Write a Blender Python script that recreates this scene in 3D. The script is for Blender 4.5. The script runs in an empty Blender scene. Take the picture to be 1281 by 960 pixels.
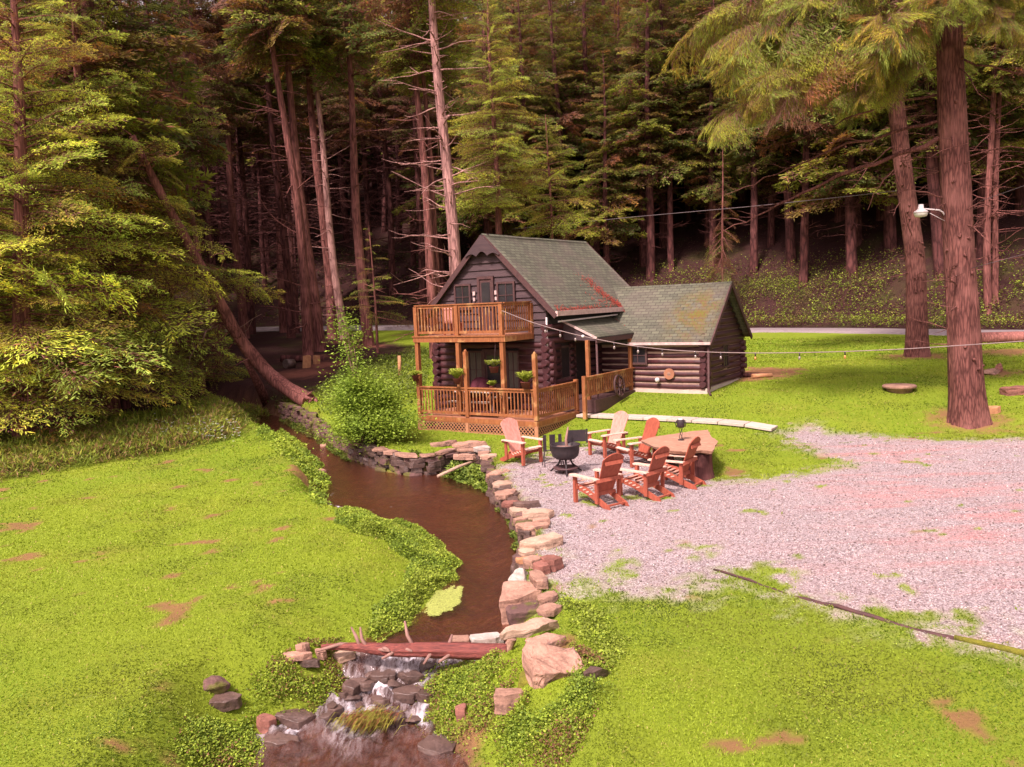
import bpy, bmesh, math, random
import numpy as np
from mathutils import Vector, Matrix, noise as mnoise
S = bpy.context.scene
COL = S.collection
rng = np.random.default_rng(7)
random.seed(7)
R = math.radians

# ------------------------------------------------------------------ camera, sky, sun, exposure
FPX, PITCH, ROLL, CAMH = 1041.0, R(5.65), R(2.31), 4.045
_fwd = np.array([0, math.cos(PITCH), -math.sin(PITCH)])
_up0 = np.array([0, math.sin(PITCH), math.cos(PITCH)])
_rt0 = np.array([1.0, 0, 0])
_rt = math.cos(ROLL)*_rt0 - math.sin(ROLL)*_up0
_up = math.sin(ROLL)*_rt0 + math.cos(ROLL)*_up0
cam_d = bpy.data.cameras.new('camera')
cam = bpy.data.objects.new('camera', cam_d); COL.objects.link(cam)
m = Matrix.Identity(4)
for i in range(3):
    m[i][0] = _rt[i]; m[i][1] = _up[i]; m[i][2] = -_fwd[i]
m[2][3] = CAMH
cam.matrix_world = m
cam_d.sensor_width = 36; cam_d.lens = FPX/1281*36
cam_d.clip_start = 0.1; cam_d.clip_end = 1000
S.camera = cam

SUN_EL, SUN_AZ = R(52), R(212)          # azimuth clockwise from +Y
w = bpy.data.worlds.new("World"); S.world = w; w.use_nodes = True
nt = w.node_tree; nt.nodes.clear()
sky = nt.nodes.new('ShaderNodeTexSky'); sky.sky_type = 'NISHITA'; sky.sun_disc = False
sky.sun_elevation = SUN_EL; sky.sun_rotation = SUN_AZ; sky.dust_density = 4; sky.air_density = 1.2
hs = nt.nodes.new('ShaderNodeHueSaturation'); hs.inputs['Saturation'].default_value = 0.12
mixw = nt.nodes.new('ShaderNodeMix'); mixw.data_type = 'RGBA'; mixw.blend_type = 'MULTIPLY'
mixw.inputs[0].default_value = 1.0; mixw.inputs[7].default_value = (1.0, 0.90, 0.93, 1)
bg = nt.nodes.new('ShaderNodeBackground'); bg.inputs[1].default_value = 0.115
ow = nt.nodes.new('ShaderNodeOutputWorld')
nt.links.new(sky.outputs[0], hs.inputs['Color']); nt.links.new(hs.outputs[0], mixw.inputs[6])
nt.links.new(mixw.outputs[2], bg.inputs[0]); nt.links.new(bg.outputs[0], ow.inputs[0])
sd_ = bpy.data.lights.new('sun', 'SUN'); sd_.energy = 3.0; sd_.angle = R(7); sd_.color = (1.0, 0.93, 0.86)
sun = bpy.data.objects.new('sun', sd_); COL.objects.link(sun)
sdir = Vector((math.sin(SUN_AZ)*math.cos(SUN_EL), math.cos(SUN_AZ)*math.cos(SUN_EL), math.sin(SUN_EL)))
sun.rotation_euler = sdir.to_track_quat('Z', 'Y').to_euler()
vs = S.view_settings
vs.view_transform = 'Standard'; vs.look = 'None'; vs.gamma = 1; vs.use_curve_mapping = False
vs.exposure = 1.0
vs.use_white_balance = True; vs.white_balance_temperature = 6900; vs.white_balance_tint = 24
HAZE = 0
S.cycles.max_bounces = 6; S.cycles.diffuse_bounces = 3; S.cycles.glossy_bounces = 2
S.cycles.transmission_bounces = 3; S.cycles.transparent_max_bounces = 6

# ------------------------------------------------------------------ picking points of the photo on the ground
def ray(u, v):
    d = _fwd*FPX + _rt*(u-640.5) - _up*(v-480)
    return d/d[1]
def at_z(u, v, z):
    d = ray(u, v); t = (z-CAMH)/d[2]
    return np.array([d[0]*t, t, z])
def at_d(u, v, Y):
    d = ray(u, v)
    return np.array([d[0]*Y, Y, CAMH+d[2]*Y])

# ------------------------------------------------------------------ value noise
_perm = np.random.default_rng(3).random((256, 256))
def vnoise(x, y):
    xi = np.floor(x).astype(int); yi = np.floor(y).astype(int)
    fx = x-xi; fy = y-yi; fx = fx*fx*(3-2*fx); fy = fy*fy*(3-2*fy)
    g = lambda a, b: _perm[a & 255, b & 255]
    return (g(xi, yi)*(1-fx)+g(xi+1, yi)*fx)*(1-fy)+(g(xi, yi+1)*(1-fx)+g(xi+1, yi+1)*fx)*fy
def fbm(x, y, o=3):
    s = 0; a = 1; t = 0
    for i in range(o):
        s = s+a*vnoise(x*2**i+17.3*i, y*2**i+9.1*i); t += a; a *= .5
    return s/t
def sstep(a, b, x):
    t = np.clip((x-a)/(b-a), 0, 1); return t*t*(3-2*t)
def sdist(px, py, poly):
    """signed distance to a polygon, negative inside"""
    P = np.asarray(poly); n = len(P); d2 = np.full(px.shape, 1e18); ins = np.zeros(px.shape, bool)
    for i in range(n):
        a = P[i]; b = P[(i+1) % n]; e = b-a
        wx = px-a[0]; wy = py-a[1]
        t = np.clip((wx*e[0]+wy*e[1])/(e@e+1e-12), 0, 1)
        d2 = np.minimum(d2, (wx-e[0]*t)**2+(wy-e[1]*t)**2)
        c = (a[1] > py) != (b[1] > py)
        xx = a[0]+(py-a[1])*e[0]/(e[1] if abs(e[1]) > 1e-12 else 1e-12)
        ins ^= c & (px < xx)
    d = np.sqrt(d2)
    return np.where(ins, -d, d)

# ------------------------------------------------------------------ terrain
ROAD = np.array([(80, 22), (50, 33), (38, 38), (27, 46.5), (21.7, 53), (17, 57.5), (4, 63.5), (-9.6, 67), (-22, 71), (-60, 78), (-120, 84)], float)
def road_y(x):
    o = np.argsort(ROAD[:, 0]); return np.interp(x, ROAD[o, 0], ROAD[o, 1])
def water_z(y):
    return np.interp(y, [0, 10.6, 11.0, 11.5, 11.9, 12.2, 20.8, 21.3, 27, 33.5, 45], [-1.45, -1.42, -1.36, -1.12, -.99, -.95, -.95, -.9, -.8, -.5, -.2])
def at_w(u, v):
    y = 15.0
    for i in range(12):
        p = at_z(u, v, float(water_z(y))); y = .5*y+.5*p[1]
    return p
def wpx(lst): return [at_w(u, v)[:2] for u, v in lst]
CL = wpx([(322, 960), (332, 925), (390, 905), (432, 872), (448, 838), (470, 806), (500, 788), (545, 765), (572, 742), (566, 712), (545, 690), (515, 668), (470, 655), (425, 640), (402, 625), (404, 608), (395, 588), (370, 570), (346, 552), (318, 538)])
CR = wpx([(356, 524), (398, 548), (438, 575), (480, 592), (515, 596), (548, 594), (575, 584), (598, 586), (607, 604), (615, 624), (638, 655), (650, 680), (654, 702), (642, 738), (632, 780), (622, 800), (600, 818), (545, 838), (515, 868), (522, 910), (560, 960)])
CREEK = [(CL[0][0]-.1, 3.0)] + CL + [(-13.5, 37), (-19, 40), (-30, 46), (-30, 48.5), (-18.5, 42.2), (-12.5, 38.6)] + CR + [(CR[-1][0]+.4, 8.5), (CR[-1][0]+.9, 3.0)]
CREEK = [tuple(map(float, p)) for p in CREEK]
def land(x, y):
    t = y+0.2*np.clip(x, 0, 40)
    zr = np.interp(t, [0, 12, 22, 26.5, 28, 31, 36, 44, 60, 66, 90], [-.55, -.45, -.36, -.27, .06, .55, .75, 1.0, 1.4, 1.5, 1.7])
    zl = np.interp(y, [0, 10, 16, 22, 28, 36, 46, 50, 67, 75, 120], [-.6, -.55, -.42, -.25, -.02, .42, 1.05, 1.3, 2.4, 2.9, 3.6])
    b = sstep(-9, 3, x)
    z = zl*(1-b)+zr*b
    ha = (x-1.28)*math.cos(R(33.77))-(y-28.487)*math.sin(R(33.77)); hb = (x-1.28)*math.sin(R(33.77))+(y-28.487)*math.cos(R(33.77))
    zh = np.interp(hb, [-6, -2.2, -1, .5, 3.8, 8, 14], [-.36, -.29, -.2, .04, .53, .72, .95])
    k = sstep(-8.5, -5, ha)*sstep(9.5, 5.5, ha)*sstep(-6, -3, hb)*sstep(14, 9, hb)
    z = z*(1-k)+zh*k
    s = y-road_y(x)
    h = np.clip(s-3.2, 0, None)
    z = z+0.46*h*sstep(0, 5, h)+0.0016*h*h*0+.5*(fbm(x*.12+40, y*.12)-.5)*sstep(3, 12, s)
    z = z+.10*(fbm(x*.35, y*.35)-.5)*(1-sstep(-8, 0, s))*sstep(8, 12, np.abs(x-4)+np.clip(26-y, 0, 99)*0)
    z = z+.05*(fbm(x*.9+5, y*.9)-.5)
    return z
def height(x, y):
    x = np.asarray(x, float); y = np.asarray(y, float)
    zl = land(x, y); d = sdist(x, y, CREEK); zw = water_z(y)
    right = x > np.interp(y, [0, 11, 13, 16, 20, 24, 28, 33, 38], [-.9, -.9, -.2, .3, -1.2, -3, -5, -8.5, -13])
    wb = np.where(right, np.interp(y, [11.6, 13, 23, 24], [1.5, .35, .35, .5]), np.interp(y, [11, 14, 18, 22], [1.4, 1.9, 1.2, .8]))
    k = sstep(0, 1, np.clip(d/wb, 0, 1))
    rough = .10*(fbm(x*2.2, y*2.2)-.5)*sstep(0, .3, d)*(1-sstep(1.0, 2.0, d))
    bed = zw-.05-.22*sstep(0, .6, -d)+.07*(fbm(x*3, y*3)-.5)
    zo = (zw-.05)*(1-k)+zl*k+rough
    return np.where(d < 0, bed, zo)
def gz(x, y): return float(height(np.array([x]), np.array([y]))[0])
def on_ground(u, v, lo=6.0, hi=140.0):
    d = ray(u, v); ts = np.concatenate([np.arange(lo, 40, .05), np.arange(40, hi, .25)])
    hz = height(d[0]*ts, ts); zz = CAMH+d[2]*ts
    i = np.argmax(zz <= hz)
    if i == 0: i = len(ts)-1
    t = float(ts[i]); return np.array([d[0]*t, t, float(hz[i])])
def gpx(lst): return [tuple(on_ground(u, v)[:2]) for u, v in lst]

GRAVEL = gpx([(618, 592), (634, 640), (660, 680), (684, 722), (705, 742), (760, 740), (850, 750), (868, 732), (905, 722), (980, 745), (1090, 778), (1200, 806), (1281, 826)]) + [(10, 9.5), (30, 9), (32, 20.5)] + gpx([(1279, 549), (1180, 552), (1090, 546), (1010, 533), (978, 540), (1000, 560), (1065, 580), (1000, 592), (905, 604), (872, 596), (860, 575), (800, 562), (745, 556), (690, 566), (655, 578)])
PATCH = gpx([(700, 735), (820, 680), (900, 690), (1040, 730), (1281, 760), (1281, 826), (1130, 800), (960, 760), (880, 715)])
FOREST = gpx([(-40, 604), (60, 588), (190, 566), (300, 545), (330, 528), (356, 512), (395, 492), (440, 470), (480, 455), (520, 446), (520, 434), (470, 428), (440, 416)]) + [(-14, 58), (-12, 66), (-60, 78), (-140, 80), (-140, 10), (-25, 15)]
REDS = gpx([(925, 478), (905, 468), (950, 459), (1010, 462), (980, 472)])
def masks(x, y):
    nx = x+.6*(fbm(x*1.7, y*1.7)-.5)+1.1*(fbm(x*5.3+3, y*5.3, 2)-.5); ny = y+.6*(fbm(x*1.7+31, y*1.7+7)-.5)+1.1*(fbm(x*5.3+43, y*5.3+7, 2)-.5)
    g = sstep(.55, -.55, sdist(nx, ny, GRAVEL)+.9*(fbm(x*3.1+5, y*3.1+15, 3)-.5)*(y < 18)*(x > 2))
    pn = fbm(x*1.3+3, y*1.3+11, 4)
    g = g*(1-.95*sstep(.50, .60, pn)*sstep(.3, -.5, sdist(nx, ny, PATCH)))
    g = g*(1-.8*sstep(.745, .78, fbm(x*1.9+53, y*1.9, 3)))
    s = y-road_y(x)
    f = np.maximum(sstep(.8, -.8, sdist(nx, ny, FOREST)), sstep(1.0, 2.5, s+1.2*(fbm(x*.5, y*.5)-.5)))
    r = .85*sstep(.5, -.4, sdist(nx, ny, REDS))
    for (tx, ty, tr) in TRUNK_SPOTS:
        r = np.maximum(r, .8*sstep(tr+.5, tr*.3, np.hypot(nx-tx, ny-ty)))
    r = np.maximum(r, .75*sstep(.70, .76, fbm(x*1.5+80, y*1.5+20, 3))*(y < 24))
    return np.clip(g, 0, 1), np.clip(f, 0, 1), np.clip(r, 0, 1)

# ------------------------------------------------------------------ object helpers
def link(o, parent=None):
    COL.objects.link(o)
    if parent is not None: o.parent = parent
    return o
def tag(o, label=None, cat=None, group=None, kind=None):
    if label: o['label'] = label
    if cat: o['category'] = cat
    if group: o['group'] = group
    if kind: o['kind'] = kind
    return o
def empty(name, loc=(0, 0, 0), rz=0, label=None, cat=None, group=None):
    o = bpy.data.objects.new(name, None); o.empty_display_size = .2
    o.location = [float(c) for c in loc]; o.rotation_euler = (0, 0, rz)
    return tag(link(o), label, cat, group)
def raw_mesh(name, V, F, mat, parent=None, col=None, attrs=None, smooth=False):
    """V (n,3); F (m,k) array of equal-size faces"""
    V = np.ascontiguousarray(V, np.float32); F = np.ascontiguousarray(F, np.int32)
    me = bpy.data.meshes.new(name)
    me.vertices.add(len(V)); me.vertices.foreach_set('co', V.ravel())
    k = F.shape[1]
    me.loops.add(F.size); me.loops.foreach_set('vertex_index', F.ravel())
    me.polygons.add(len(F)); me.polygons.foreach_set('loop_start', np.arange(len(F), dtype=np.int32)*k)
    try: me.polygons.foreach_set('loop_total', np.full(len(F), k, np.int32))
    except Exception: pass
    if smooth: me.polygons.foreach_set('use_smooth', np.ones(len(F), bool))
    me.update(calc_edges=True)
    if col is not None:
        a = me.color_attributes.new('Col', 'FLOAT_COLOR', 'POINT')
        c = np.ones((len(V), 4), np.float32); c[:, :3] = col; a.data.foreach_set('color', c.ravel())
    for kx, va in (attrs or {}).items():
        a = me.attributes.new(kx, 'FLOAT', 'POINT'); a.data.foreach_set('value', np.ascontiguousarray(va, np.float32))
    for mm in (mat if isinstance(mat, (list, tuple)) else [mat]): me.materials.append(mm)
    o = bpy.data.objects.new(name, me)
    return link(o, parent)
def add_tree_copy(o, parent=None):
    c = o.copy(); COL.objects.link(c); c.parent = parent
    for ch in o.children: add_tree_copy(ch, c)
    return c

class MB:
    def __init__(s): s.v = []; s.f = []; s.m = []; s.sm = []
    def add(s, V, F, mi=0, smooth=False):
        b = len(s.v); s.v += [tuple(map(float, p)) for p in V]
        for f in F: s.f.append([b+i for i in f]); s.m.append(mi); s.sm.append(smooth)
        return s
    def box(s, lo, hi, mi=0):
        x0, y0, z0 = lo; x1, y1, z1 = hi
        return s.add([(x0, y0, z0), (x1, y0, z0), (x1, y1, z0), (x0, y1, z0), (x0, y0, z1), (x1, y0, z1), (x1, y1, z1), (x0, y1, z1)],
                     [(3, 2, 1, 0), (4, 5, 6, 7), (0, 1, 5, 4), (1, 2, 6, 5), (2, 3, 7, 6), (3, 0, 4, 7)], mi)
    def bar(s, p, q, w, h, up=(0, 0, 1), mi=0):
        p = Vector(p); q = Vector(q); d = (q-p).normalized(); u = Vector(up)
        r = d.cross(u)
        if r.length < 1e-4: r = d.cross(Vector((1, 0, 0)))
        r.normalize(); u = r.cross(d).normalized()
        V = []
        for e in (p, q):
            for a, b in ((-1, -1), (1, -1), (1, 1), (-1, 1)): V.append(e+r*a*w/2+u*b*h/2)
        return s.add(V, [(0, 1, 2, 3), (7, 6, 5, 4), (0, 4, 5, 1), (1, 5, 6, 2), (2, 6, 7, 3), (3, 7, 4, 0)], mi)
    def tube(s, pts, rad, n=10, mi=0, smooth=True, cap=True):
        pts = [Vector(p) for p in pts]; k = len(pts)
        if not hasattr(rad, '__len__'): rad = [rad]*k
        V = []; pr = None
        for i, p in enumerate(pts):
            d = (pts[min(i+1, k-1)]-pts[max(i-1, 0)]).normalized()
            if pr is None: a = Vector((0, 0, 1)) if abs(d.z) < .9 else Vector((1, 0, 0)); pr = d.cross(a).normalized()
            pr = (pr-d*pr.dot(d)).normalized(); b = d.cross(pr)
            for j in range(n):
                t = 2*math.pi*j/n; V.append(p+(pr*math.cos(t)+b*math.sin(t))*rad[i])
        F = [(i*n+j, i*n+(j+1) % n, (i+1)*n+(j+1) % n, (i+1)*n+j) for i in range(k-1) for j in range(n)]
        s.add(V, F, mi, smooth)
        if cap:
            b = len(s.v)-k*n
            s.f.append([b+j for j in range(n)][::-1]); s.m.append(mi); s.sm.append(False)
            s.f.append([b+(k-1)*n+j for j in range(n)]); s.m.append(mi); s.sm.append(False)
        return s
    def lathe(s, prof, c=(0, 0, 0), n=20, mi=0, smooth=True):
        V = [(c[0]+r*math.cos(2*math.pi*j/n), c[1]+r*math.sin(2*math.pi*j/n), c[2]+z) for r, z in prof for j in range(n)]
        F = [(i*n+j, i*n+(j+1) % n, (i+1)*n+(j+1) % n, (i+1)*n+j) for i in range(len(prof)-1) for j in range(n)]
        return s.add(V, F, mi, smooth)
    def prism(s, poly, axis, lo, hi, mi=0):
        """poly of 2-D points extruded along axis (0,1,2)"""
        n = len(poly); V = []
        for e in (lo, hi):
            for p in poly:
                q = list(p); q.insert(axis, e); V.append(q)
        F = [tuple(range(n))[::-1], tuple(range(n, 2*n))]+[(i, (i+1) % n, n+(i+1) % n, n+i) for i in range(n)]
        return s.add(V, F, mi)
    def build(s, name, mats, parent=None, bevel=0):
        me = bpy.data.meshes.new(name); me.from_pydata(s.v, [], s.f)
        me.polygons.foreach_set('material_index', s.m); me.polygons.foreach_set('use_smooth', s.sm)
        for mm in (mats if isinstance(mats, (list, tuple)) else [mats]): me.materials.append(mm)
        bm = bmesh.new(); bm.from_mesh(me); bmesh.ops.recalc_face_normals(bm, faces=bm.faces); bm.to_mesh(me); bm.free()
        o = link(bpy.data.objects.new(name, me), parent)
        if bevel:
            b = o.modifiers.new('b', 'BEVEL'); b.width = bevel; b.segments = 1; b.limit_method = 'ANGLE'
        return o

# ------------------------------------------------------------------ materials
def new_mat(name):
    mt = bpy.data.materials.new(name); mt.use_nodes = True
    n = mt.node_tree; n.nodes.clear()
    return mt, n, n.nodes.new('ShaderNodeOutputMaterial')
def N(n, t, **k):
    x = n.nodes.new(t)
    for a, b in k.items():
        if a.startswith('_'): x.inputs[a[1:]].default_value = b
        else: setattr(x, a, b)
    return x
def L(n, a, b): n.links.new(a, b)
def mixc(n, fac, a, b, blend='MIX'):
    x = n.nodes.new('ShaderNodeMix'); x.data_type = 'RGBA'; x.blend_type = blend
    for i, vv in ((0, fac), (6, a), (7, b)):
        if hasattr(vv, 'links'): n.links.new(vv, x.inputs[i])
        elif i == 0: x.inputs[0].default_value = vv
        else: x.inputs[i].default_value = (*vv, 1)
    return x.outputs[2]
def ramp(n, src, a, b, ca=0.0, cb=1.0):
    x = n.nodes.new('ShaderNodeMapRange'); x.clamp = True
    x.inputs[1].default_value = a; x.inputs[2].default_value = b; x.inputs[3].default_value = ca; x.inputs[4].default_value = cb
    n.links.new(src, x.inputs[0]); return x.outputs[0]
def simple(name, c1, c2=None, scale=6, stretch=(1, 1, 1), rough=.8, bump=.3, bscale=None, metallic=0, spots=None, spec=.3, rnd=0.0, strata=0):
    mt, n, o = new_mat(name)
    p = N(n, 'ShaderNodeBsdfPrincipled'); p.inputs['Roughness'].default_value = rough; p.inputs['Metallic'].default_value = metallic
    p.inputs['Specular IOR Level'].default_value = spec
    tc = N(n, 'ShaderNodeTexCoord'); mp = N(n, 'ShaderNodeMapping'); mp.inputs['Scale'].default_value = stretch
    L(n, tc.outputs['Object'], mp.inputs[0])
    no = N(n, 'ShaderNodeTexNoise'); no.inputs['Scale'].default_value = scale; no.inputs['Detail'].default_value = 6; no.inputs['Roughness'].default_value = .65
    L(n, mp.outputs[0], no.inputs['Vector'])
    c = mixc(n, ramp(n, no.outputs[0], .32, .68), c1, c2 or tuple(x*.6 for x in c1))
    if spots:
        n2 = N(n, 'ShaderNodeTexNoise'); n2.inputs['Scale'].default_value = spots[1]; n2.inputs['Detail'].default_value = 5
        L(n, tc.outputs['Object'], n2.inputs['Vector'])
        c = mixc(n, ramp(n, n2.outputs[0], spots[2], spots[2]+.08), c, spots[0])
    if strata:
        ms_ = N(n, 'ShaderNodeMapping'); ms_.inputs['Scale'].default_value = (1.2, 1.2, 16); L(n, tc.outputs['Object'], ms_.inputs[0])
        n4 = N(n, 'ShaderNodeTexNoise'); n4.inputs['Scale'].default_value = 1.3; n4.inputs['Detail'].default_value = 7; L(n, ms_.outputs[0], n4.inputs['Vector'])
        c = mixc(n, ramp(n, n4.outputs[0], .45, .62, 0, strata), c, tuple(x*.38 for x in (c2 or c1)))
        n5 = N(n, 'ShaderNodeTexNoise'); n5.inputs['Scale'].default_value = 26; n5.inputs['Detail'].default_value = 5; n5.inputs['Roughness'].default_value = .8; L(n, tc.outputs['Object'], n5.inputs['Vector'])
        c = mixc(n, ramp(n, n5.outputs[0], .42, .70, 0, .5), c, tuple(min(1, x*1.45) for x in c1))
    if rnd:
        oi = N(n, 'ShaderNodeObjectInfo'); hv = N(n, 'ShaderNodeHueSaturation')
        L(n, ramp(n, oi.outputs['Random'], 0, 1, 1-rnd, 1+rnd), hv.inputs['Value']); L(n, c, hv.inputs['Color']); c = hv.outputs[0]
    L(n, c, p.inputs['Base Color'])
    if bump:
        b = N(n, 'ShaderNodeBump'); b.inputs['Strength'].default_value = bump; b.inputs['Distance'].default_value = .02
        n3 = N(n, 'ShaderNodeTexNoise'); n3.inputs['Scale'].default_value = bscale or scale*3; n3.inputs['Detail'].default_value = 5
        L(n, mp.outputs[0], n3.inputs['Vector']); L(n, n3.outputs[0], b.inputs['Height']); L(n, b.outputs[0], p.inputs['Normal'])
    L(n, p.outputs[0], o.inputs[0]); return mt
def leafy(name, tint=(1, 1, 1), trans=.35, rnd=.18):
    mt, n, o = new_mat(name)
    at = N(n, 'ShaderNodeVertexColor'); at.layer_name = 'Col'
    oi = N(n, 'ShaderNodeObjectInfo'); hv = N(n, 'ShaderNodeHueSaturation')
    L(n, ramp(n, oi.outputs['Random'], 0, 1, 1-rnd, 1+rnd), hv.inputs['Value'])
    c = mixc(n, 1.0, at.outputs[0], tint, 'MULTIPLY'); L(n, c, hv.inputs['Color'])
    d = N(n, 'ShaderNodeBsdfPrincipled'); d.inputs['Roughness'].default_value = .6; d.inputs['Specular IOR Level'].default_value = .25
    t = N(n, 'ShaderNodeBsdfTranslucent')
    L(n, hv.outputs[0], d.inputs['Base Color']); L(n, hv.outputs[0], t.inputs['Color'])
    mx = N(n, 'ShaderNodeMixShader'); mx.inputs[0].default_value = trans
    L(n, d.outputs[0], mx.inputs[1]); L(n, t.outputs[0], mx.inputs[2]); L(n, mx.outputs[0], o.inputs[0])
    return mt
def bark(name, c1, c2, vs_=1.0, asp=2.0):
    mt, n, o = new_mat(name)
    p = N(n, 'ShaderNodeBsdfPrincipled'); p.inputs['Roughness'].default_value = .9; p.inputs['Specular IOR Level'].default_value = .15
    tc = N(n, 'ShaderNodeTexCoord'); mp = N(n, 'ShaderNodeMapping'); mp.inputs['Scale'].default_value = (9*vs_, 9*vs_, asp*vs_)
    L(n, tc.outputs['Object'], mp.inputs[0])
    v = N(n, 'ShaderNodeTexVoronoi'); v.feature = 'DISTANCE_TO_EDGE'; v.inputs['Scale'].default_value = 1.0
    no = N(n, 'ShaderNodeTexNoise'); no.inputs['Scale'].default_value = 1.4; no.inputs['Detail'].default_value = 6
    L(n, mp.outputs[0], no.inputs['Vector'])
    wv = mixc(n, .5, mp.outputs[0], no.outputs['Color']); L(n, wv, v.inputs['Vector'])
    n2 = N(n, 'ShaderNodeTexNoise'); n2.inputs['Scale'].default_value = .9; n2.inputs['Detail'].default_value = 4
    L(n, tc.outputs['Object'], n2.inputs['Vector'])
    c = mixc(n, ramp(n, no.outputs[0], .3, .7), c1, c2)
    c = mixc(n, ramp(n, v.outputs[0], .0, .22, .85, 0), c, tuple(x*.35 for x in c2))
    c = mixc(n, ramp(n, n2.outputs[0], .5, .75, 0, .55), c, tuple(min(1, x*1.5+.02) for x in c1))
    L(n, c, p.inputs['Base Color'])
    b = N(n, 'ShaderNodeBump'); b.inputs['Strength'].default_value = .9; b.inputs['Distance'].default_value = .04
    hh = mixc(n, .4, v.outputs[0], no.outputs[0]); L(n, hh, b.inputs['Height']); L(n, b.outputs[0], p.inputs['Normal'])
    L(n, p.outputs[0], o.inputs[0]); return mt
def shingle():
    mt, n, o = new_mat('shingle')
    p = N(n, 'ShaderNodeBsdfPrincipled'); p.inputs['Roughness'].default_value = .9; p.inputs['Specular IOR Level'].default_value = .2
    uv = N(n, 'ShaderNodeUVMap'); uv.uv_map = 'UVMap'
    br = N(n, 'ShaderNodeTexBrick'); br.inputs['Scale'].default_value = 1.0; br.offset = .5
    br.inputs['Brick Width'].default_value = .30; br.inputs['Row Height'].default_value = .15; br.inputs['Mortar Size'].default_value = .012
    br.inputs['Mortar Smooth'].default_value = .3; br.inputs['Bias'].default_value = 0
    br.inputs['Color1'].default_value = (.125, .128, .088, 1); br.inputs['Color2'].default_value = (.078, .08, .058, 1); br.inputs['Mortar'].default_value = (.035, .03, .028, 1)
    L(n, uv.outputs[0], br.inputs['Vector'])
    tc = N(n, 'ShaderNodeTexCoord')
    n1 = N(n, 'ShaderNodeTexNoise'); n1.inputs['Scale'].default_value = .9; n1.inputs['Detail'].default_value = 6
    L(n, tc.outputs['Object'], n1.inputs['Vector'])
    n2 = N(n, 'ShaderNodeTexNoise'); n2.inputs['Scale'].default_value = 14; n2.inputs['Detail'].default_value = 4
    L(n, tc.outputs['Object'], n2.inputs['Vector'])
    c = mixc(n, ramp(n, n1.outputs[0], .45, .72, 0, .45), br.outputs[0], (.14, .095, .09))
    c = mixc(n, ramp(n, n2.outputs[0], .35, .75, 0, .3), c, (.165, .155, .12))
    ms = N(n, 'ShaderNodeAttribute'); ms.attribute_name = 'moss'
    n3 = N(n, 'ShaderNodeTexNoise'); n3.inputs['Scale'].default_value = 2.6; n3.inputs['Detail'].default_value = 7
    L(n, tc.outputs['Object'], n3.inputs['Vector'])
    mu = N(n, 'ShaderNodeMath'); mu.operation = 'MULTIPLY'; L(n, ms.outputs['Fac'], mu.inputs[0]); L(n, ramp(n, n3.outputs[0], .38, .58), mu.inputs[1])
    mosc = mixc(n, ramp(n, n2.outputs[0], .4, .6), (.12, .115, .022), (.15, .075, .035))
    c = mixc(n, mu.outputs[0], c, mosc)
    L(n, c, p.inputs['Base Color'])
    b = N(n, 'ShaderNodeBump'); b.inputs['Strength'].default_value = .6; b.inputs['Distance'].default_value = .02
    L(n, br.outputs['Fac'], b.inputs['Height']); b.invert = True; L(n, b.outputs[0], p.inputs['Normal'])
    L(n, p.outputs[0], o.inputs[0]); return mt
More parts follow.
